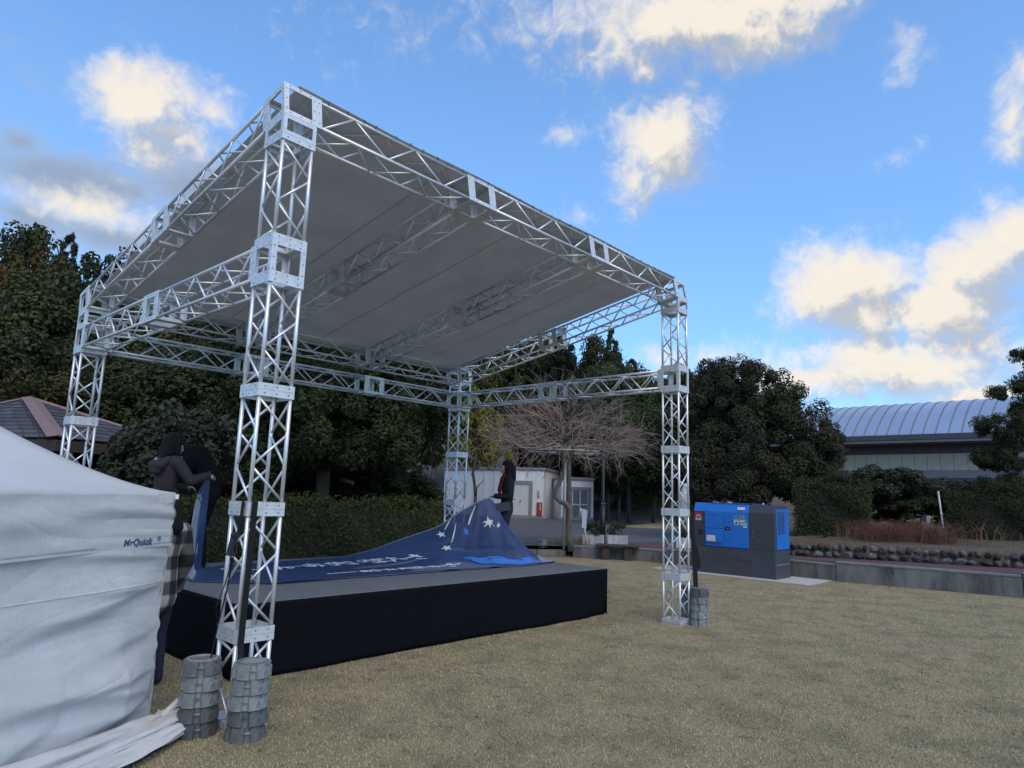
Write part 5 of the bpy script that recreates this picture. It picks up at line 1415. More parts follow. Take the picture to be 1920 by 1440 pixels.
LABEL = {'dark': ('broadleaf_tree', 'dark evergreen broadleaf tree on the wooded slope', 'tree'), 'mid': ('broadleaf_tree', 'mid green leafy tree on the wooded slope', 'tree'), 'olive': ('broadleaf_tree', 'olive green leafy tree on the wooded slope', 'tree'),
         'rust': ('broadleaf_tree', 'tree with rusty yellow autumn foliage on the slope', 'tree'), 'yellow': ('maple_tree', 'small maple with yellow green leaves behind the rear tower', 'tree'), 'conifer': ('conifer_tree', 'dark pointed conifer rising above the wooded slope', 'tree'),
         'shrub': ('shrub', 'dark dense shrub under the trees', 'shrub'), 'greybush': ('bush', 'grey green leafy bush', 'bush'), 'bare': ('bare_tree', 'leafless reddish brown tree on the wooded slope', 'tree')}
tr_rng = random.Random(17); CNT = {}
def plant(u, vtop, s, wid, kind, zb=None, label=None, group=True):
    """a tree whose foot stands on the sight line through column u at distance s"""
    q = at(u, vtop, s); 
    if zb is None:
        d = (Vector((q.x, q.y, 0)) - Vector((CAM_P.x, CAM_P.y, 0))).length
        zb = .25 if d < 48 else .2 + (d - 48) / 9 * 2.2 * (1 if u < 1260 else 0)
    h = q.z - zb; i = CNT.get(kind, 0); CNT[kind] = i + 1
    cm, tm = PROTO[kind][i % len(PROTO[kind])]
    nm, lb, ct = LABEL[kind]
    e = empty(nm, (q.x, q.y, zb), tr_rng.uniform(0, 6.28))
    if kind in ('dark', 'mid', 'olive', 'rust'): wid = max(wid, h * .62)
    tag(e, label or lb, ct, None if label else ('shrubs under the trees' if kind == 'shrub' else 'trees on the wooded slope'))
    t = obj('trunk', tm, e); t.scale = (h * .8, h * .8, h); c = obj('crown', cm, e); c.scale = (wid, wid, h)
    if kind == 'bare': c.location.z = h * .10; c.scale = (wid, wid, h * .9)
    return e
UNIQ = {(15, 436): 'round topped dark evergreen tree on the far left skyline', (72, 470): 'tree with rusty yellow autumn foliage on the far left slope', (132, 440): 'pointed conifer above the left corner tower', (205, 486): 'dark evergreen tree meeting the left roof edge beam',
        (1055, 612): 'dark conifer under the right roof edge beam', (1146, 616): 'tallest slim pointed conifer on the central hill', (1185, 672): 'shorter conifer right of the tallest slim conifer', (1212, 690): 'dark evergreen tree just left of the tower by the generator',
        (108, 545): 'mid green tree rising over the pavilion roof', (190, 610): 'dark evergreen tree right behind the left corner tower', (1108, 645): 'dark round evergreen left of the tallest slim conifer', (20, 660): 'olive green tree directly over the pavilion ridge'}
for a in ((15, 436, 36, 9, 'dark'), (72, 470, 31, 7, 'rust'), (132, 440, 42, 6.5, 'conifer'), (205, 486, 33, 8, 'dark'), (-70, 440, 33, 9, 'mid'), (108, 545, 25, 7, 'mid'), (-30, 560, 23, 8, 'olive'), (190, 610, 25, 7, 'dark'), (255, 545, 31, 8, 'dark'), (330, 520, 35, 8, 'mid'), (20, 660, 20, 6, 'olive'), (70, 640, 21, 6, 'dark'),
          (300, 640, 24, 7, 'dark'), (420, 520, 31, 9, 'mid'), (500, 540, 30, 9, 'dark'), (590, 560, 33, 9, 'dark'), (690, 590, 33, 8, 'olive'), (760, 600, 31, 8, 'mid'), (770, 605, 34, 8, 'dark'), (830, 612, 54, 8, 'dark'), (880, 620, 56, 8, 'dark'), (915, 655, 54, 7, 'olive'),
          (985, 640, 58, 8, 'mid'), (1055, 612, 55, 8, 'conifer'), (1040, 640, 61, 8, 'dark'), (1108, 645, 58, 8, 'dark'), (1146, 616, 66, 7, 'conifer'), (1185, 672, 62, 7, 'conifer'), (1212, 690, 56, 8, 'dark'), (1250, 712, 50, 8, 'mid'), (1290, 700, 46, 8, 'dark'),
          (1140, 690, 47, 8, 'mid'), (1180, 755, 42, 7, 'dark'), (1225, 770, 39, 7, 'mid'), (1270, 780, 37, 7, 'dark'), (1160, 800, 45, 6, 'olive'), (700, 640, 36, 6, 'dark'),
          (1000, 690, 53, 10, 'bare'), (1060, 694, 54, 10, 'bare'), (955, 712, 54, 9, 'bare'), (1105, 712, 53, 9, 'bare'), (1030, 735, 52, 8, 'bare'), (975, 750, 52, 8, 'bare'), (1080, 745, 52, 8, 'bare')):
    plant(*a, label=UNIQ.get(a[:2]))
for a in ((-20, 800, 15.5, 4, 'shrub'), (440, 800, 21, 5, 'shrub'), (520, 830, 22, 5, 'shrub'), (660, 830, 21, 5, 'shrub'), (735, 850, 20, 3.4, 'shrub'), (640, 860, 23, 4, 'shrub'), (360, 840, 19, 4, 'shrub'), (160, 800, 20, 5, 'shrub'), (260, 790, 21, 5, 'shrub'), (60, 800, 19, 5, 'shrub'), (1180, 880, 52, 6, 'shrub'), (1240, 880, 52, 6, 'shrub'), (1140, 880, 53, 6, 'shrub')):
    plant(*a)
plant(900, 722, 27, 3.2, 'yellow', label='small maple with yellow green leaves behind the rear tower')
plant(345, 772, 13.6, 2.9, 'greybush', zb=.0, label='glossy grey green leafy bush behind the two people on the left')
plant(270, 860, 14.4, 2.2, 'greybush', zb=.0, label='lower leafy bush beside the brown pavilion roof')
plant(1660, 880, 21.2, 3.3, 'greybush', zb=.7, label='tall loose bush in front of the curved roof hall')
plant(1722, 908, 20.8, 3.0, 'shrub', zb=.7, label='dark bush left of the leaning post')
plant(1850, 908, 23, 4.0, 'shrub', zb=.7, label='dark bush at the foot of the pine')
plant(1790, 902, 25, 3.4, 'greybush', zb=.7, label='pale bush between the hall and the leaning post')

def special_tree(name, label, cat, foot, blobs, per, ln, wd, mt, seed, trunk_h, r0, limbs=9, flat=1.0, spread=.3, bark='bark', zlo=.3, nclump=None, rr=(.28, .5)):
    """a tree whose crown is given as ellipsoid masses (u, v, distance, rx, rz) seen from the lawn"""
    rg = np.random.default_rng(seed); e = empty(name, foot); tag(e, label, cat)
    cs, rs = [], []
    for (u, v, s, rx, rz, k) in blobs:
        c = np.array(at(u, v, s)) - np.array(foot)
        for _ in range(k):
            d = unit(rg.normal(0, 1, 3)); f = rg.uniform(.35, 1.0) ** .45
            cs.append(c + d * np.array([rx, rx, rz]) * f); rs.append(rg.uniform(*rr))
    C, A, B = clump_leaves(rg, cs, rs, per, ln, wd, flat)
    obj('crown', quads_mesh('crown', C, A, B, M[mt]), e)
    obj('trunk', trunk_mesh('trunk', trunk_h, r0, r0 * .35, seed, limbs, zlo=zlo, spread=spread, mt=M[bark]), e)
    return e
# big evergreen over the hedge behind the stage, its low branches hanging down
special_tree('evergreen_tree', 'big spreading evergreen with thick trunk just behind the hedge', 'tree', spot(605, 930, 17.5, .3), [(560, 700, 17.5, 2.6, 1.6, 70), (700, 720, 18.5, 2.6, 1.7, 70), (640, 800, 16.8, 2.2, .9, 45), (780, 750, 19, 1.4, 1.5, 40), (470, 800, 17, 1.3, 1.2, 30), (600, 620, 18, 3.2, 1.5, 60), (500, 880, 16.2, .6, .4, 10), (720, 840, 16.6, .8, .5, 12)], 330, .055, .026, 'leafmid', 31, 5.4, .24, 10, spread=.42, zlo=.34, rr=(.25, .5))
m = MB()
for pts in ([(655, 850, 17.0), (690, 862, 16.6), (720, 866, 16.2)], [(660, 800, 17.4), (705, 826, 16.8), (745, 868, 16.4)], [(640, 900, 17.2), (662, 905, 16.8)]):
    m.tube([at(*p) for p in pts], [.06, .045, .02][:len(pts)], 6)
o = m.build('low_limb', M['barkpale'], None)
o.parent = [x for x in bpy.data.objects if x.name.startswith('evergreen_tree')][0]; o.location = -Vector(o.parent.location)
# rounded tree behind the generator
M['leafround'] = leaf_mat('grey_olive_leaf', (.036, .040, .024), (.050, .052, .030), (.066, .064, .040), objvar=.02)
special_tree('round_tree', 'large rounded dark evergreen tree behind the blue generator', 'tree', spot(1430, 955, 27, .45), [(1395, 765, 27, 1.9, 1.9, 75), (1345, 800, 27, 1.5, 2.2, 60), (1470, 815, 26.5, 1.7, 1.9, 65), (1425, 850, 25.8, 2.4, 1.7, 80), (1535, 850, 26.5, .8, 1.2, 24), (1380, 715, 27, .9, 1.0, 22), (1320, 880, 26, 1.0, 1.5, 30), (1500, 895, 25.6, 1.2, .9, 24), (1390, 910, 25, 1.6, .8, 28), (1330, 720, 27.4, .6, .8, 12)], 360, .062, .027, 'leafround', 33, 5.0, .2, 8, spread=.4, rr=(.25, .48))
# pine at the right edge, in tiers
special_tree('pine_tree', 'dark tiered pine tree at the right edge before the hall', 'tree', spot(1975, 955, 21.5, .8), [(1915, 668, 21.5, .35, .12, 8), (1960, 690, 21.5, .6, .3, 12), (1895, 735, 21.2, .55, .14, 14), (1930, 715, 21.3, .5, .25, 14), (1885, 800, 21, .75, .32, 30), (1925, 780, 21.4, .7, .4, 24), (1880, 860, 21, .7, .35, 28), (1940, 850, 21.5, .9, .5, 30), (1885, 915, 20.8, .8, .35, 28), (1945, 930, 21.4, .9, .5, 30), (1990, 780, 21.5, 1.0, 1.6, 40)], 260, .05, .013, 'leafdark', 35, 5.0, .16, 12, spread=.28, rr=(.12, .26))

def hedge(name, label, a, c, depth, h, n, ln, wd, mt, seed, z=0.0, bump=.10):
    """clipped hedge from a to c"""
    rg = np.random.default_rng(seed); a, c = Vector((*a, z)), Vector((*c, z)); L = (c - a).length; d = (c - a) / L; nr = Vector((-d.y, d.x, 0))
    e = empty(name, a); tag(e, label, 'hedge')
    s = rg.uniform(0, L, n); side = rg.uniform(0, 1, n); dd = np.empty(n); zz = np.empty(n); N = np.zeros((n, 3))
    t = side < .42; dd[t] = 0; zz[t] = rg.uniform(.02, h, t.sum()) ; N[t] = -np.array(nr)
    q = (side >= .42) & (side < .85); dd[q] = rg.uniform(0, depth, q.sum()); zz[q] = h; N[q] = (0, 0, 1)
    w = side >= .85; dd[w] = depth; zz[w] = rg.uniform(.02, h, w.sum()); N[w] = np.array(nr)
    wob = bump * (np.sin(s * 2.1 + zz * 3) * .5 + np.sin(s * 5.3 + 1 + zz * 4.4) * .35 + rg.normal(0, .45, n))
    C = np.array(d)[None] * s[:, None] + np.array(nr)[None] * dd[:, None]; C[:, 2] += zz
    C += N * wob[:, None]; ends = rg.normal(0, .06, (n, 3)); C += ends
    A, B = leaf_axes(rg, N + np.array([0, 0, .3]), ln, wd, .0)
    obj('foliage', quads_mesh('foliage', C, A, B, M[mt]), e)
    m = MB(); m.box(d * L / 2 + nr * depth / 2 + Vector((0, 0, h / 2 - .06)), (L - .1, depth - .12, h - .14), rot=Matrix.Rotation(math.atan2(d.y, d.x), 3, 'Z')); m.build('light_blocking_core', M['wood'], e)  # dark box added inside the leaves to block light, not real branches
    return e
hedge('hedge', 'long clipped green hedge right behind the stage', (-3.0, 7.4), (8.95, 7.4), 1.0, 1.42, 46000, .032, .017, 'leafhedge', 41)
hedge('hedge', 'distant bright green hedge across the road behind the lamp post', (40.5, 23.0), (55, 19.0), 1.5, 1.75, 15000, .085, .045, 'leafhedge', 42, .3)
hedge('hedge', 'dark tall hedge to the right of the generator', (spot(1490, 950, 20.3).x, spot(1490, 950, 20.3).y), (spot(1632, 950, 19.4).x, spot(1632, 950, 19.4).y), 1.2, 1.62, 26000, .032, .015, 'leafdark', 43, .70, .22)
hedge('hedge', 'dark hedge below the pine at the right edge', (spot(1772, 950, 19.3).x, spot(1772, 950, 19.3).y), (spot(2080, 950, 17.2).x, spot(2080, 950, 17.2).y), 1.3, 1.4, 32000, .032, .015, 'leafdark', 44, .70, .3)

# dry stems on the bank
M['bramble'] = mat('dead_bramble', (.20, .085, .065), (.11, .05, .042), rough=.9, scale=2)
def stems(name, label, spots, h, n, mt, seed, r=.006, sp=.12, lean=1.0):
    rg = random.Random(seed); base = Vector(spots[0]); e = None; m = MB()
    for p in spots:
        for k in range(n):
            q = Vector(p) + Vector((rg.gauss(0, sp), rg.gauss(0, sp * 1.2), 0)) - base; a = rg.uniform(0, 6.28); hh = h * rg.uniform(.5, 1.1); b_ = hh * rg.uniform(.1, .55) * lean
            m.tube([q, q + Vector((math.cos(a) * b_ * .25, math.sin(a) * b_ * .25, hh * .6)), q + Vector((math.cos(a) * b_, math.sin(a) * b_, hh * rg.uniform(.75, 1)))], [r, r * .7, r * .3], 3, cap=False)
    o = m.build(name, M[mt]); o.location = base; return o
tag(stems('bramble', '', [spot(u, 1000, s - 1.3, .74) for u, s in ((1630, 19.9), (1648, 19.8), (1662, 19.7), (1680, 19.6), (1700, 19.5), (1715, 19.4), (1735, 19.3), (1755, 19.2), (1690, 20.2), (1720, 20.2), (1655, 20.3))], .68, 150, 'bramble', 51, .0055, .34, 1.9), 'tangle of reddish dead bramble on the bank', 'bramble')
for u, s, hh, lb in ((1745, 18.3, .85, 'pale dry grass plume leaning beside the post'), (1770, 18.1, .7, 'dry grass tuft at the foot of the leaning post'), (1838, 17.4, .75, 'upright dry stalks right of the leaning post'), (1885, 17.0, .55, 'short dry stalks on the bank near the pine'), (1583, 18.9, .5, 'small dry seed head beside the generator hedge')):
    tag(stems('dry_grass', '', [spot(u, 1000, s - .5, .78)], hh, 16, 'drystem', int(u), .006), lb, 'dry grass')
tag(stems('bank_grass', '', [tuple(Vector((*along(SW, .3 + i * .165)[0].xy, tz(0, 2) + .30)) + Vector((.22 + .2 * (i % 3), 0, 0))) for i in range(64)], .15, 42, 'drystem', 77, .004), kind='stuff')
lp = empty('leaning_post', spot(1773, 1030, 17.9, .85)); tag(lp, 'thin leaning metal post on the bank above the stone wall', 'post')
m = MB(); tp_ = at(1759, 921, 18.3) - lp.location; m.tube([(0, 0, -.05), tp_ * .55, tp_], .024, 8); m.build('pole', M['post'], lp); m = MB(); m.tube([tp_ * .55 - tp_.normalized() * .03, tp_ * .55 + tp_.normalized() * .03], .033, 8); m.build('clamp', M['post'], lp)

# ------------------------------------------------------------------ pavilion with a shingle roof behind the tent
C1, C2, CL_, ZEV = Vector((1.54, 11.52, 2.58)), Vector((3.31, 12.29, 2.58)), None, 2.58
ex = (C2 - C1).normalized(); ey = Vector((-ex.y, ex.x, 0)); WX = (C2 - C1).length + 1.9; WY = 7.3
C1 = C1 - ex * 0
pv = empty('pavilion', (C1.x, C1.y, .0)); tag(pv, 'small garden pavilion with slate shingle hip roof and copper ridges', 'pavilion')
def pvp(a, b_, z): return ex * a + ey * b_ + Vector((0, 0, z))
ZR = 3.73
apA, apB = pvp(1.90, 3.64, ZR), pvp(1.90, 3.70, ZR)
cn = [pvp(0, 0, ZEV), pvp(WX, 0, ZEV), pvp(WX, WY, ZEV), pvp(0, WY, ZEV)]
rf = empty('roof', (0, 0, 0), 0, pv)
m = MB(); m.add(cn + [apA, apB], [(0, 1, 4), (1, 2, 5, 4), (2, 3, 5), (3, 0, 4, 5)]); m.v = [(x, y, z - .05) for x, y, z in m.v]; m.build('roof_deck', M['wood'], rf)
def shingle_rows(P0, P1, Q0, Q1, rows, cols):
    """P0-P1 eave, Q0-Q1 top"""
    nrm = (P1 - P0).cross(Q0 - P0).normalized()
    if nrm.z < 0: nrm = -nrm
    sm_ = {}
    for i in range(rows):
        t0, t1 = i / rows, min(1, (i + 1.25) / rows)
        a0, a1 = P0.lerp(Q0, t0), P1.lerp(Q1, t0); b0, b1 = P0.lerp(Q0, t1), P1.lerp(Q1, t1)
        n = max(1, round(cols * (a1 - a0).length / (P1 - P0).length))
        for k in range(n):
            g_ = .006
            u0, u1 = k / n, (k + 1) / n
            p = [a0.lerp(a1, u0), a0.lerp(a1, u1), b0.lerp(b1, u1), b0.lerp(b1, u0)]
            c = (p[0] + p[1] + p[2] + p[3]) / 4
            up = nrm * .022; dn = nrm * .004
            q = [p[0] + up + (p[1] - p[0]) * .03, p[1] + up - (p[1] - p[0]) * .03, p[2] + dn, p[3] + dn]
            m = MB(); m.add([x - c for x in q] + [x - c - nrm * .012 for x in q[:2]], [(0, 1, 2, 3), (0, 4, 5, 1)]); o = m.build('shingle', M['shingle'], rf); o.location = c
shingle_rows(cn[3], cn[0], apB, apA, 11, 15); shingle_rows(cn[0], cn[1], apA, apA + ex * .02, 11, 13)
for a, c in ((cn[0], apA), (apA, cn[1]), (apB, cn[3]), (apA, apB)):
    m = MB(); d = (c - a).normalized(); sd = d.cross(Vector((0, 0, 1))).normalized(); P = []
    w_ = .19 if a is cn[0] else .05
    for t in np.linspace(0, 1, 9):
        p = a.lerp(c, float(t)); P.append([p + sd * (w_ * k) + Vector((0, 0, .055 - abs(k) * .045)) for k in (-1, -.55, 0, .55, 1)])
    m.grid(P, smooth=False); add_solid(m.build('ridge_flashing', M['copper'], rf), .008)
for a, c in ((cn[0], cn[1]), (cn[0], cn[3]), (cn[1], cn[2])):
    m = MB(); d = c - a; m.box((a + c) / 2 - Vector((0, 0, .16)), (d.length, .05, .22), rot=Matrix.Rotation(math.atan2(d.y, d.x), 3, 'Z')); m.build('fascia', M['wood'], pv)
for a_, b_ in ((.6, .6), (WX - .6, .6), (.6, WY - .6), (WX - .6, WY - .6)):
    m = MB(); m.box(pvp(a_, b_, 1.22), (.16, .16, 2.44)); m.build('post', M['wood'], pv)
m = MB(); p = pvp(.08, -.06, 2.28); m.add([p, p + ex * .24, p + ex * .26 + Vector((0, 0, -.22)), p + ex * .08 + Vector((0, 0, -.12)), p + Vector((0, 0, .1))], [(0, 3, 2, 1), (0, 1, 4)]); add_solid(m.build('eave_bracket', M['tan'], pv), .04)
m = MB(); m.box(pvp(WX / 2, WY - .8, 1.2), (WX - 1.3, .06, 2.4), rot=Matrix.Rotation(math.atan2(ex.y, ex.x), 3, 'Z')); m.build('back_wall', M['wood'], pv)

# ------------------------------------------------------------------ white sheds across the road
def shed(name, label, corner, dirv, L, Dp, z0, z1, root_cat='shed'):
    u = Vector((dirv[0], dirv[1], 0)).normalized(); n = Vector((-u.y, u.x, 0))
    e = empty(name, (corner[0], corner[1], z0), math.atan2(u.y, u.x)); tag(e, label, root_cat)
    h = z1 - z0
    m = MB(); m.span((0, 0, 0), (L, Dp, h)); m.build('walls', M['shedwall'], e)
    m = MB(); m.span((-.08, -.08, h + .002), (L + .08, Dp + .08, h + .16)); add_bevel(m.build('roof_slab', M['shedtrim'], e), .02)
    m = MB(); m.span((-.03, -.03, .0), (L + .03, -.002, .18)); m.build('plinth', M['shedtrim'], e)
    return e, h
zsh = .30
A0 = at(868, 972, 47.5); A1 = at(1018, 974, 43.0)
ua = (A1 - A0); ua.z = 0; LA = ua.length; ua.normalize()
# left block: long face towards the stage
Am = at(948, 972, 43.6)
sa, ha = shed('shed', 'taller white shed with steel door and red extinguisher cabinet', (Am.x, Am.y), (A1 - Am)[:2], (Vector((A1.x - Am.x, A1.y - Am.y, 0))).length, 5.0, zsh, 3.35)
LA = (Vector((A1.x - Am.x, A1.y - Am.y, 0))).length
m = MB(); m.span((.18, -.05, 2.12), (1.72, .01, 2.36)); m.span((1.5, -.05, .02), (1.72, .01, 2.118)); m.build('door_frame', M['shedtrim'], sa)
m = MB(); m.span((.25, -.02, .06), (.86, .012, 2.1)); m.span((.88, -.02, .06), (1.48, .012, 2.1)); dr_ = m.build('door', M['door'], sa)
m = MB(); m.box((.94, -.04, 1.05), (.04, .04, .16)); m.build('handle', M['black'], dr_)
m = MB()
for kx in range(3): m.box((.35 + .1 * kx, -.024, 1.15), (.06, .006, .10))
m.build('door_marking', M['gengrey'], dr_)
m = MB(); m.span((LA - .42, -.10, .22), (LA - .06, -.002, 1.03)); ec = m.build('extinguisher_cabinet', M['extred'], sa); add_bevel(ec, .02)
m = MB(); m.span((LA - .20, -.106, .5), (LA - .15, -.101, .95)); m.build('white_stripe', M['label'], ec)
m = MB(); m.tube([(LA - .30, -.06, 1.75), (LA - .32, -.09, 1.7), (LA - .32, -.09, 1.42), (LA - .25, -.08, 1.36)], .035, 6); m.build('pipe', M['shedtrim'], sa)
m = MB(); m.span((LA - .42, -.03, 1.38), (LA - .26, -.004, 1.85)); m.build('switch_box', M['label'], sa)
# side wing running to the left
d0 = at(868, 972, 46.5)
dv = Vector((d0.x - Am.x, d0.y - Am.y, 0)); Lw = dv.length
sw_ = MB(); nrm = Vector((-dv.y, dv.x, 0)).normalized()
lw_ = empty('shed', (d0.x, d0.y, zsh), math.atan2(-dv.y, -dv.x)); tag(lw_, 'long white shed wing with vertical joints behind the rear tower', 'shed')
m = MB(); m.span((-2.2, 0, 0), (Lw - .01, 4, 3.06)); m.build('walls', M['shedwall'], lw_)
m = MB(); m.span((-2.28, -.08, 3.062), (Lw - .02, 4.06, 3.22)); m.build('roof_slab', M['shedtrim'], lw_)
for k in range(6):
    m = MB(); m.span((-2.0 + k * .98, -.006, .05), (-1.97 + k * .98, -.001, 3.04)); m.build('joint', M['shedtrim'], lw_)
B0, B1 = at(1052, 972, 42.4), at(1112, 972, 42.6)
sb, hb = shed('shed', 'lower white shed with a grey framed glazed doorway', (B0.x, B0.y), (B1 - B0)[:2], (Vector((B1.x - B0.x, B1.y - B0.y, 0))).length, 4.2, zsh, 2.80)
LB = (Vector((B1.x - B0.x, B1.y - B0.y, 0))).length
m = MB(); m.span((.10, -.05, 1.86), (LB - .16, .01, 2.06)); m.span((LB - .36, -.05, .02), (LB - .16, .01, 1.858)); m.span((.10, -.05, .02), (.2, .01, 1.858)); m.build('door_frame', M['shedtrim'], sb)
fx = .2; n_ = 3; wv_ = (LB - .36 - .2) / n_
gd = empty('glazed_door', (0, 0, 0), 0, sb)
for k in range(n_):
    for (z0_, z1_) in ((.12, .95), (1.0, 1.82)):
        m = MB(); m.span((fx + k * wv_ + .035, -.012, z0_), (fx + (k + 1) * wv_ - .035, .004, z1_)); m.build('pane', M['glass'], gd)
m = MB()
for k in range(n_ + 1): m.span((fx + k * wv_ - .03, -.03, .03), (fx + k * wv_ + .03, -.001, 1.855))
for z_ in (.06, .975): m.span((fx, -.028, z_ - .03), (LB - .36, -.002, z_ + .03))
m.build('door_bars', M['door'], gd)

# ------------------------------------------------------------------ hall with the curved metal roof
E1v, E2v = at(1553.3, 820, 62.0), at(1848.9, 810, 53.7)
axv = Vector((E1v.x - E2v.x, E1v.y - E2v.y, 0)).normalized(); pn = Vector((axv.y, -axv.x, 0))
if pn.dot(Vector((1, 0, 0))) < 0: pn = -pn
ZEA = (E1v.z + E2v.z) / 2
hl = empty('hall', (E2v.x, E2v.y, .3)); tag(hl, 'large hall with curved ribbed metal roof and beige panelled wall', 'hall')
o0 = Vector((E2v.x, E2v.y, 0)) - Vector((hl.location.x, hl.location.y, .3))
best = min(np.arange(60, 80, .1), key=lambda s: abs((Vector(at(1542.2, 768.9, float(s))) - E1v).dot(pn) - 8.2))
ZRI = at(1542.2, 768.9, float(best)).z; PW = 8.2
def rp(a, p, dz=0):
    q = min(max(p / PW, 0), 2); z = ZRI - (ZRI - ZEA) * (1 - q) ** 2
    return o0 + axv * a + pn * p + Vector((0, 0, z + dz))
AL0, AL1 = -14.0, 34.0
P = [[rp(AL0 + (AL1 - AL0) * i / 12, 2 * PW * j / 40) for j in range(41)] for i in range(13)]
m = MB(); m.grid(P); rfm = m.build('roof', M['roofmetal'], hl); add_solid(rfm, .03, 0)
nr_ = int((AL1 - AL0) / .92)
rib = MB(); rib.grid([[rp(0, PW * 1.1 * j / 22, .0) + axv * dx - o0 * 0 + Vector((0, 0, dz)) for j in range(23)] for dx, dz in ((-.06, .0), (-.05, .06), (.05, .06), (.06, .0))], smooth=False); ribm = rib.mesh('seam', M['roofrib'])
for k in range(nr_ + 1): obj('seam', ribm, rfm, loc=axv * (AL0 + k * .92))
def hbox(a0, a1, p0, p1, z0, z1, name, mt):
    m = MB(); c = o0 + axv * ((a0 + a1) / 2) + pn * ((p0 + p1) / 2) + Vector((0, 0, (z0 + z1) / 2)); m.box(c, (a1 - a0, p1 - p0, z1 - z0), rot=Matrix.Rotation(math.atan2(axv.y, axv.x), 3, 'Z')); return m.build(name, M[mt], hl)
hbox(AL0, AL1, -.03, .12, ZEA - .42, ZEA - .03, 'fascia', 'fascia')
hbox(AL0, AL1, .06, .5, ZEA - .66, ZEA - .43, 'gutter', 'band')
hbox(AL0, AL1, .3, 1.9, ZEA - .76, ZEA - .665, 'soffit', 'fascia')
hbox(AL0, AL1, 1.95, 15, .3, ZEA - .3, 'wall', 'siding')
k = AL0 + .2
pm_ = MB(); pm_.box((0, 0, 0), (.93, .06, 1.35), rot=Matrix.Rotation(math.atan2(axv.y, axv.x), 3, 'Z')); pmm = pm_.mesh('panel', M['siding'])
while k < AL1 - 1:
    obj('panel', pmm, hl, loc=o0 + axv * (k + .5) + pn * 1.915 + Vector((0, 0, ZEA - 1.55 - .68))); k += .97
hbox(AL0, AL1, 1.90, 1.946, ZEA - 1.50, ZEA - .78, 'painted_shade_strip', 'fascia')  # dark strip that paints the shade of the recess below the soffit
hbox(AL0, AL1, 1.80, 1.944, ZEA - 3.55, ZEA - 2.95, 'band', 'band')
hbox(AL0, AL1, 1.85, 1.943, ZEA - 4.05, ZEA - 3.56, 'window_strip', 'fascia')
for k in range(8): hbox(AL0 + 1 + k * 6, AL0 + 1.3 + k * 6, 1.72, 1.942, .3, ZEA - 2.94, 'pilaster', 'fascia')

# ------------------------------------------------------------------ wisteria on a ring trellis
TP = Vector((13.61, 7.70, .22)); tl = empty('trellis', TP); tag(tl, 'round steel ring trellis on a single pole behind the stage', 'trellis')
m = MB(); m.tube([(0, 0, 0), (0, 0, 2.55)], .042, 10); m.build('pole', M['post'], tl)
rx, ry = CAM_R.x, CAM_R.y; rn = Vector((rx, ry, 0)).normalized()
m = MB()
for k in range(4):
    d = Vector((math.cos(k * math.pi / 2 + .85), math.sin(k * math.pi / 2 + .85), 0))
    if k == 0: d = rn
    if k == 2: d = -rn
    m.tube([Vector((0, 0, 2.45)) + d * .03, Vector((0, 0, 2.66)) + d * .05, Vector((0, 0, 2.78)) + d * .2, Vector((0, 0, 2.80)) + d * 1.02], .022, 7)
m.build('arm', M['post'], tl)
for rad, zz in ((1.03, 2.82), (.55, 2.84)):
    m = MB(); m.tube([(rad * math.cos(2 * math.pi * k / 40), rad * math.sin(2 * math.pi * k / 40), zz) for k in range(41)], .022, 7); m.build('ring', M['post'], tl)
wi = empty('wisteria', (TP.x, TP.y, TP.z)); tag(wi, 'leafless wisteria with twisting trunk and a wide tangle of pale twigs', 'wisteria')
m = MB(); up = Vector((0, 0, 1)); fw = Vector((-CAM_D.x, -CAM_D.y, 0)).normalized()
def wv(a, z, f=.06): return rn * a + fw * f + up * z
m.tube([wv(.22, -.05), wv(.16, .35), wv(.13, .8), wv(.16, 1.15), wv(.05, 1.30, .12), wv(-.12, 1.34, .08), wv(-.27, 1.48, .0), wv(-.25, 1.72, -.05), wv(-.13, 1.98, -.08), wv(-.04, 2.3, -.09), wv(-.08, 2.7, -.05)], [.11, .095, .085, .08, .075, .07, .065, .065, .06, .06, .05], 9)
m.tube([wv(.30, -.05, -.05), wv(.20, .4, -.06), wv(.12, .9, -.05), wv(.14, 1.3, -.06), wv(.12, 1.9, .0), wv(.10, 2.75, .02)], [.07, .06, .06, .07, .07, .05], 8)
m.tube([wv(.05, 1.28, .12), wv(.2, 1.2, .05), wv(.17, 1.1, -.05)], [.07, .06, .05], 8)
m.build('trunk', M['barkpale'], wi)
rg = random.Random(9); m = MB()
for k in range(30):                                  # main arms over the ring
    a = 2 * math.pi * k / 30 + rg.uniform(-.1, .1); L = rg.uniform(.8, 1.9); z = 2.8 + rg.uniform(-.05, .25); p = [Vector((0, 0, 2.65))]
    for q in range(1, 5): p.append(Vector((math.cos(a + rg.uniform(-.25, .25)) * L * q / 4, math.sin(a + rg.uniform(-.25, .25)) * L * q / 4, z + rg.uniform(-.12, .2))))
    m.tube(p, [.035, .028, .022, .016, .010], 5, cap=False)
def twig(p, d, L, r, lv):
    pts = [p]; dd = d.copy()
    for q in range(4):
        dd = (dd + Vector((rg.gauss(0, .3), rg.gauss(0, .3), rg.gauss(0, .22)))).normalized(); pts.append(pts[-1] + dd * L / 4)
    m.tube(pts, [r, r * .8, r * .6, r * .45, r * .3], 3, cap=False)
    if lv:
        for q in (1, 2, 3):
            if rg.random() < .75:
                nd = (dd + Vector((rg.gauss(0, .8), rg.gauss(0, .8), rg.gauss(.1, .55)))).normalized(); twig(pts[q], nd, L * rg.uniform(.45, .75), r * .6, lv - 1)
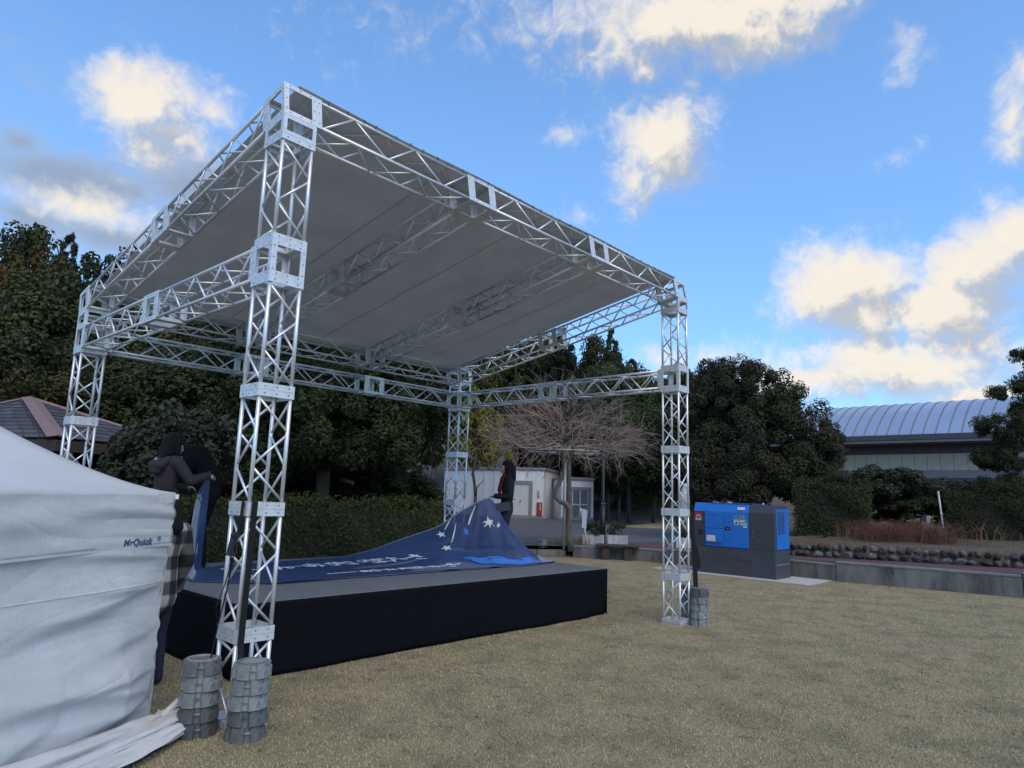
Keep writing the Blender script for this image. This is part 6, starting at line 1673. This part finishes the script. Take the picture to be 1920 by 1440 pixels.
for k in range(300):
    a = rg.uniform(0, 6.28); r0_ = 2.0 * math.sqrt(rg.random()); e_ = rg.random()
    p = Vector((math.cos(a) * r0_, math.sin(a) * r0_, 2.75 + (rg.random() ** .8 * 1.75 - .2) * (1 - (r0_ / 2.35) ** 2)))
    d = Vector((math.cos(a) * (.35 + r0_ * .55), math.sin(a) * (.35 + r0_ * .55), rg.uniform(.1, 1.25) - .25 * r0_ + (.6 if r0_ < 1.0 else 0))).normalized()
    twig(p, d, rg.uniform(.6, 1.35), .0115, 2)
for k in range(26):                                  # shoots that hang below the ring
    a = rg.uniform(0, 6.28); r0_ = rg.uniform(.5, 1.7); twig(Vector((math.cos(a) * r0_, math.sin(a) * r0_, 2.72)), Vector((math.cos(a) * .5, math.sin(a) * .5, -.9)).normalized(), rg.uniform(.4, .9), .012, 1)
m.build('crown', M['twig'], wi)

# ------------------------------------------------------------------ bench, lamp post, planters, sign, block
bp_ = Vector((14.26, 6.28, 0)); bdir = Vector((CAM_R.x, CAM_R.y, 0)).normalized(); ba = math.atan2(bdir.y, bdir.x) - .12
bn_ = empty('bench', bp_, ba); tag(bn_, 'low black timber bench standing at the concrete wall', 'bench')
for k in range(3):
    m = MB(); m.box((0, -.16 + k * .16, .40), (1.22, .148, .05)); add_bevel(m.build('slat', M['wood'], bn_), .006)
for x_ in (-.33, .30):
    m = MB(); m.box((x_, 0, .185), (.22, .34, .37)); add_bevel(m.build('leg', M['wood'], bn_), .01)
lq = Vector((15.45, 7.62, .3)); lm = empty('lamp_post', lq); tag(lm, 'black lamp post standing between two white planters', 'lamp post')
m = MB(); m.tube([(0, 0, 0), (0, 0, 1.22)], .085, 14); m.build('base', M['lamp'], lm)
m = MB(); m.tube([(0, 0, 1.22), (0, 0, 1.30), (0, 0, 3.3)], [.084, .055, .048], 12); m.build('pole', M['lamp'], lm)
m = MB(); m.tube([(0, 0, 3.3), (0, 0, 3.36), (0, 0, 3.42)], [.05, .13, .14], 12); m.tube([(0, 0, 3.42), (0, 0, 3.72)], [.12, .15], 12); m.tube([(0, 0, 3.72), (0, 0, 3.84)], [.2, .04], 12); m.build('lantern', M['lamp'], lm)
m = MB()
for a in (-1, 1): m.ball(Vector((-CAM_D.x, -CAM_D.y, 0)).normalized() * .085 + rn * (a * .045) + Vector((0, 0, 1.25)), .018, 0, 8, 5)
m.build('bolts', M['chrome'], lm)
def planter(p, rot, w, label, seed, plant_h=.35):
    e = empty('planter', p, rot); tag(e, label, 'planter')
    m = MB(); m.box((0, 0, .15), (w, .3, .30)); m.box((0, 0, .305), (w - .06, .24, .012), 1); o = m.build('trough', [M['concrete_pale'], M['earth']], e); add_bevel(o, .012)
    rg_ = np.random.default_rng(seed); cs = [np.array([rg_.uniform(-w / 2, w / 2) * .85, rg_.uniform(-.12, .12), .31 + rg_.uniform(.0, plant_h)]) for _ in range(16)]
    C, A, B = clump_leaves(rg_, cs, [.11] * 16, 60, .035, .014); obj('leaves', quads_mesh('leaves', C, A, B, M['leafmid']), e); return e
M['concrete_pale'] = mat('stained_white_concrete', (.48, .50, .52), (.30, .315, .33), rough=.85, scale=6, stretch=(1, 1, .4))
planter((15.10, 7.72, .30), ba, .66, 'white planter with green plants left of the lamp post', 61); planter((15.72, 7.25, .30), ba, .62, 'white planter with green plants right of the lamp post', 62)
planter(spot(1285, 1024, 20.3, .33), ba + .1, .62, 'pale planter half hidden behind the tower by the generator', 63, .5)
sg = empty('notice_board', (14.42, 7.42, .30)); tag(sg, 'small white notice board on a leaning post beside the wisteria', 'sign')
tpv = (at(1089, 953, 20.3) - Vector((14.42, 7.42, .30))); m = MB(); m.tube([(0, 0, -.05), tpv], .024, 8); m.build('pole', M['white'], sg)
nd_ = Vector((-.55, .2, 0)); m = MB(); c = tpv * .72 + rn * .05; m.box(c, (.03, .34, .55), rot=Matrix.Rotation(math.atan2(CAM_D.y, CAM_D.x) + 1.15, 3, 'Z') @ Matrix.Rotation(.12, 3, 'X')); m.build('board', M['label'], sg)
bk = empty('stone_block', at(1017, 1033, 20.0)); bk.location.z = .22; tag(bk, 'small pale concrete block lying near the garden kerb', 'block')
m = MB(); m.box((0, 0, .10), (.22, .18, .2)); m.box((0, 0, .215), (.25, .20, .03)); add_bevel(m.build('body', M['concrete_top'], bk), .01)
# pale stacked statue-like stone seen through the right tower
ps = empty('garden_stone', spot(1283, 940, 24.5, .34)); tag(ps, 'pale tapering garden stone seen through the tower beside the generator', 'garden stone')
m = MB(); m.tube([(0, 0, 0), (0, 0, .9), (.02, 0, 1.35), (.10, .02, 1.75), (.14, .0, 2.0)], [.15, .16, .19, .14, .05], 9); m.build('shaft', M['concrete_pale'], ps)
# grass island at the roadside
m = MB(); c = spot(1232, 985, 36, .0); zz = tz(c.x, c.y); pts = [(c.x + 2.4 * math.cos(k * .5236), c.y + 1.7 * math.sin(k * .5236)) for k in range(12)]
m.add([(x, y, zz + .012) for x, y in pts] + [(c.x, c.y, zz + .22)], [(k, (k + 1) % 12, 12) for k in range(12)]); tag(m.build('grass_island', M['lawn']), kind='structure')
# planting bed litter round the wisteria
tag(stems('weeds', '', [(14.0 + .33 * (i % 5), 7.65 + .22 * (i // 5), .31) for i in range(20)], .26, 9, 'drystem', 88, .005), kind='stuff')
tag(stems('verge_grass', '', [(12.3 + .30 * i, 8.2 - .32 * i * .55 - (.0 if i < 5 else .2 * (i - 4)), .0) for i in range(8)] + [(14.42, 5.9 - .45 * i, .0) for i in range(16)], .12, 20, 'drystem', 89, .004), kind='stuff')

# ------------------------------------------------------------------ short turf in the foreground
rgt = np.random.default_rng(100); NB = 230000
uu = rgt.uniform(-60, 1980, NB); ss = 3.9 + 11.0 * rgt.random(NB) ** 1.15
px = CAM_P.x + ss * (CAM_D.x + (uu - 960) / CAM_F * CAM_R.x); py = CAM_P.y + ss * (CAM_D.y + (uu - 960) / CAM_F * CAM_R.y)
ok = ~((px > DX0 - .02) & (px < DX1 + .02) & (py > DY0 - .02)) & ~((px > 13.0) & (py > .5)) & (px < 14.4)
px, py = px[ok], py[ok]; n = len(px)
hgt = rgt.uniform(.006, .016, n); an = rgt.uniform(0, 6.28, n); ln_ = rgt.uniform(.2, 1.3, n) * hgt; wd_ = rgt.uniform(.0012, .003, n) * (1 + ss[ok] * .12)
V = np.empty((n, 3, 3), np.float32); ca, sa_ = np.cos(an), np.sin(an)
V[:, 0] = np.stack([px - sa_ * wd_, py + ca * wd_, np.zeros(n)], 1); V[:, 1] = np.stack([px + sa_ * wd_, py - ca * wd_, np.zeros(n)], 1); V[:, 2] = np.stack([px + ca * ln_, py + sa_ * ln_, hgt], 1)
me = bpy.data.meshes.new('grass'); me.vertices.add(n * 3); me.vertices.foreach_set('co', V.ravel()); me.loops.add(n * 3); me.loops.foreach_set('vertex_index', np.arange(n * 3, dtype=np.int32))
me.polygons.add(n); me.polygons.foreach_set('loop_start', np.arange(0, n * 3, 3, dtype=np.int32)); me.polygons.foreach_set('loop_total', np.full(n, 3, np.int32)); me.update(calc_edges=True)
rgl = np.random.default_rng(7); NL = 110
ul, sl = rgl.uniform(350, 1950, NL), 4.3 + 11 * rgl.random(NL)
lx = CAM_P.x + sl * (CAM_D.x + (ul - 960) / CAM_F * CAM_R.x); ly = CAM_P.y + sl * (CAM_D.y + (ul - 960) / CAM_F * CAM_R.y)
okl = ~((lx > -.4) & (lx < DX1 + .05) & (ly > -.3)) & (lx < 13)
Cl = np.stack([lx[okl], ly[okl], np.full(okl.sum(), .016)], 1); Al, Bl = leaf_axes(rgl, np.tile([0, 0, 3.0], (len(Cl), 1)), .022, .011, 0)
M['fallen'] = mat('fallen_leaf', (.10, .055, .03), (.19, .12, .06), rough=.8, scale=3)
tag(obj('fallen_leaves', quads_mesh('fallen_leaves', Cl, Al, Bl, M['fallen'])), kind='stuff')
M['blade'] = mat('dry_blade', (.405, .340, .212), (.29, .25, .148), rough=.9, scale=1.7, detail=9, lo=.42, hi=.6, extra=((.40, .35, .24), 60, .5, .7), spec=.15)
me.materials.append(M['blade']); tag(obj('grass', me), kind='stuff')
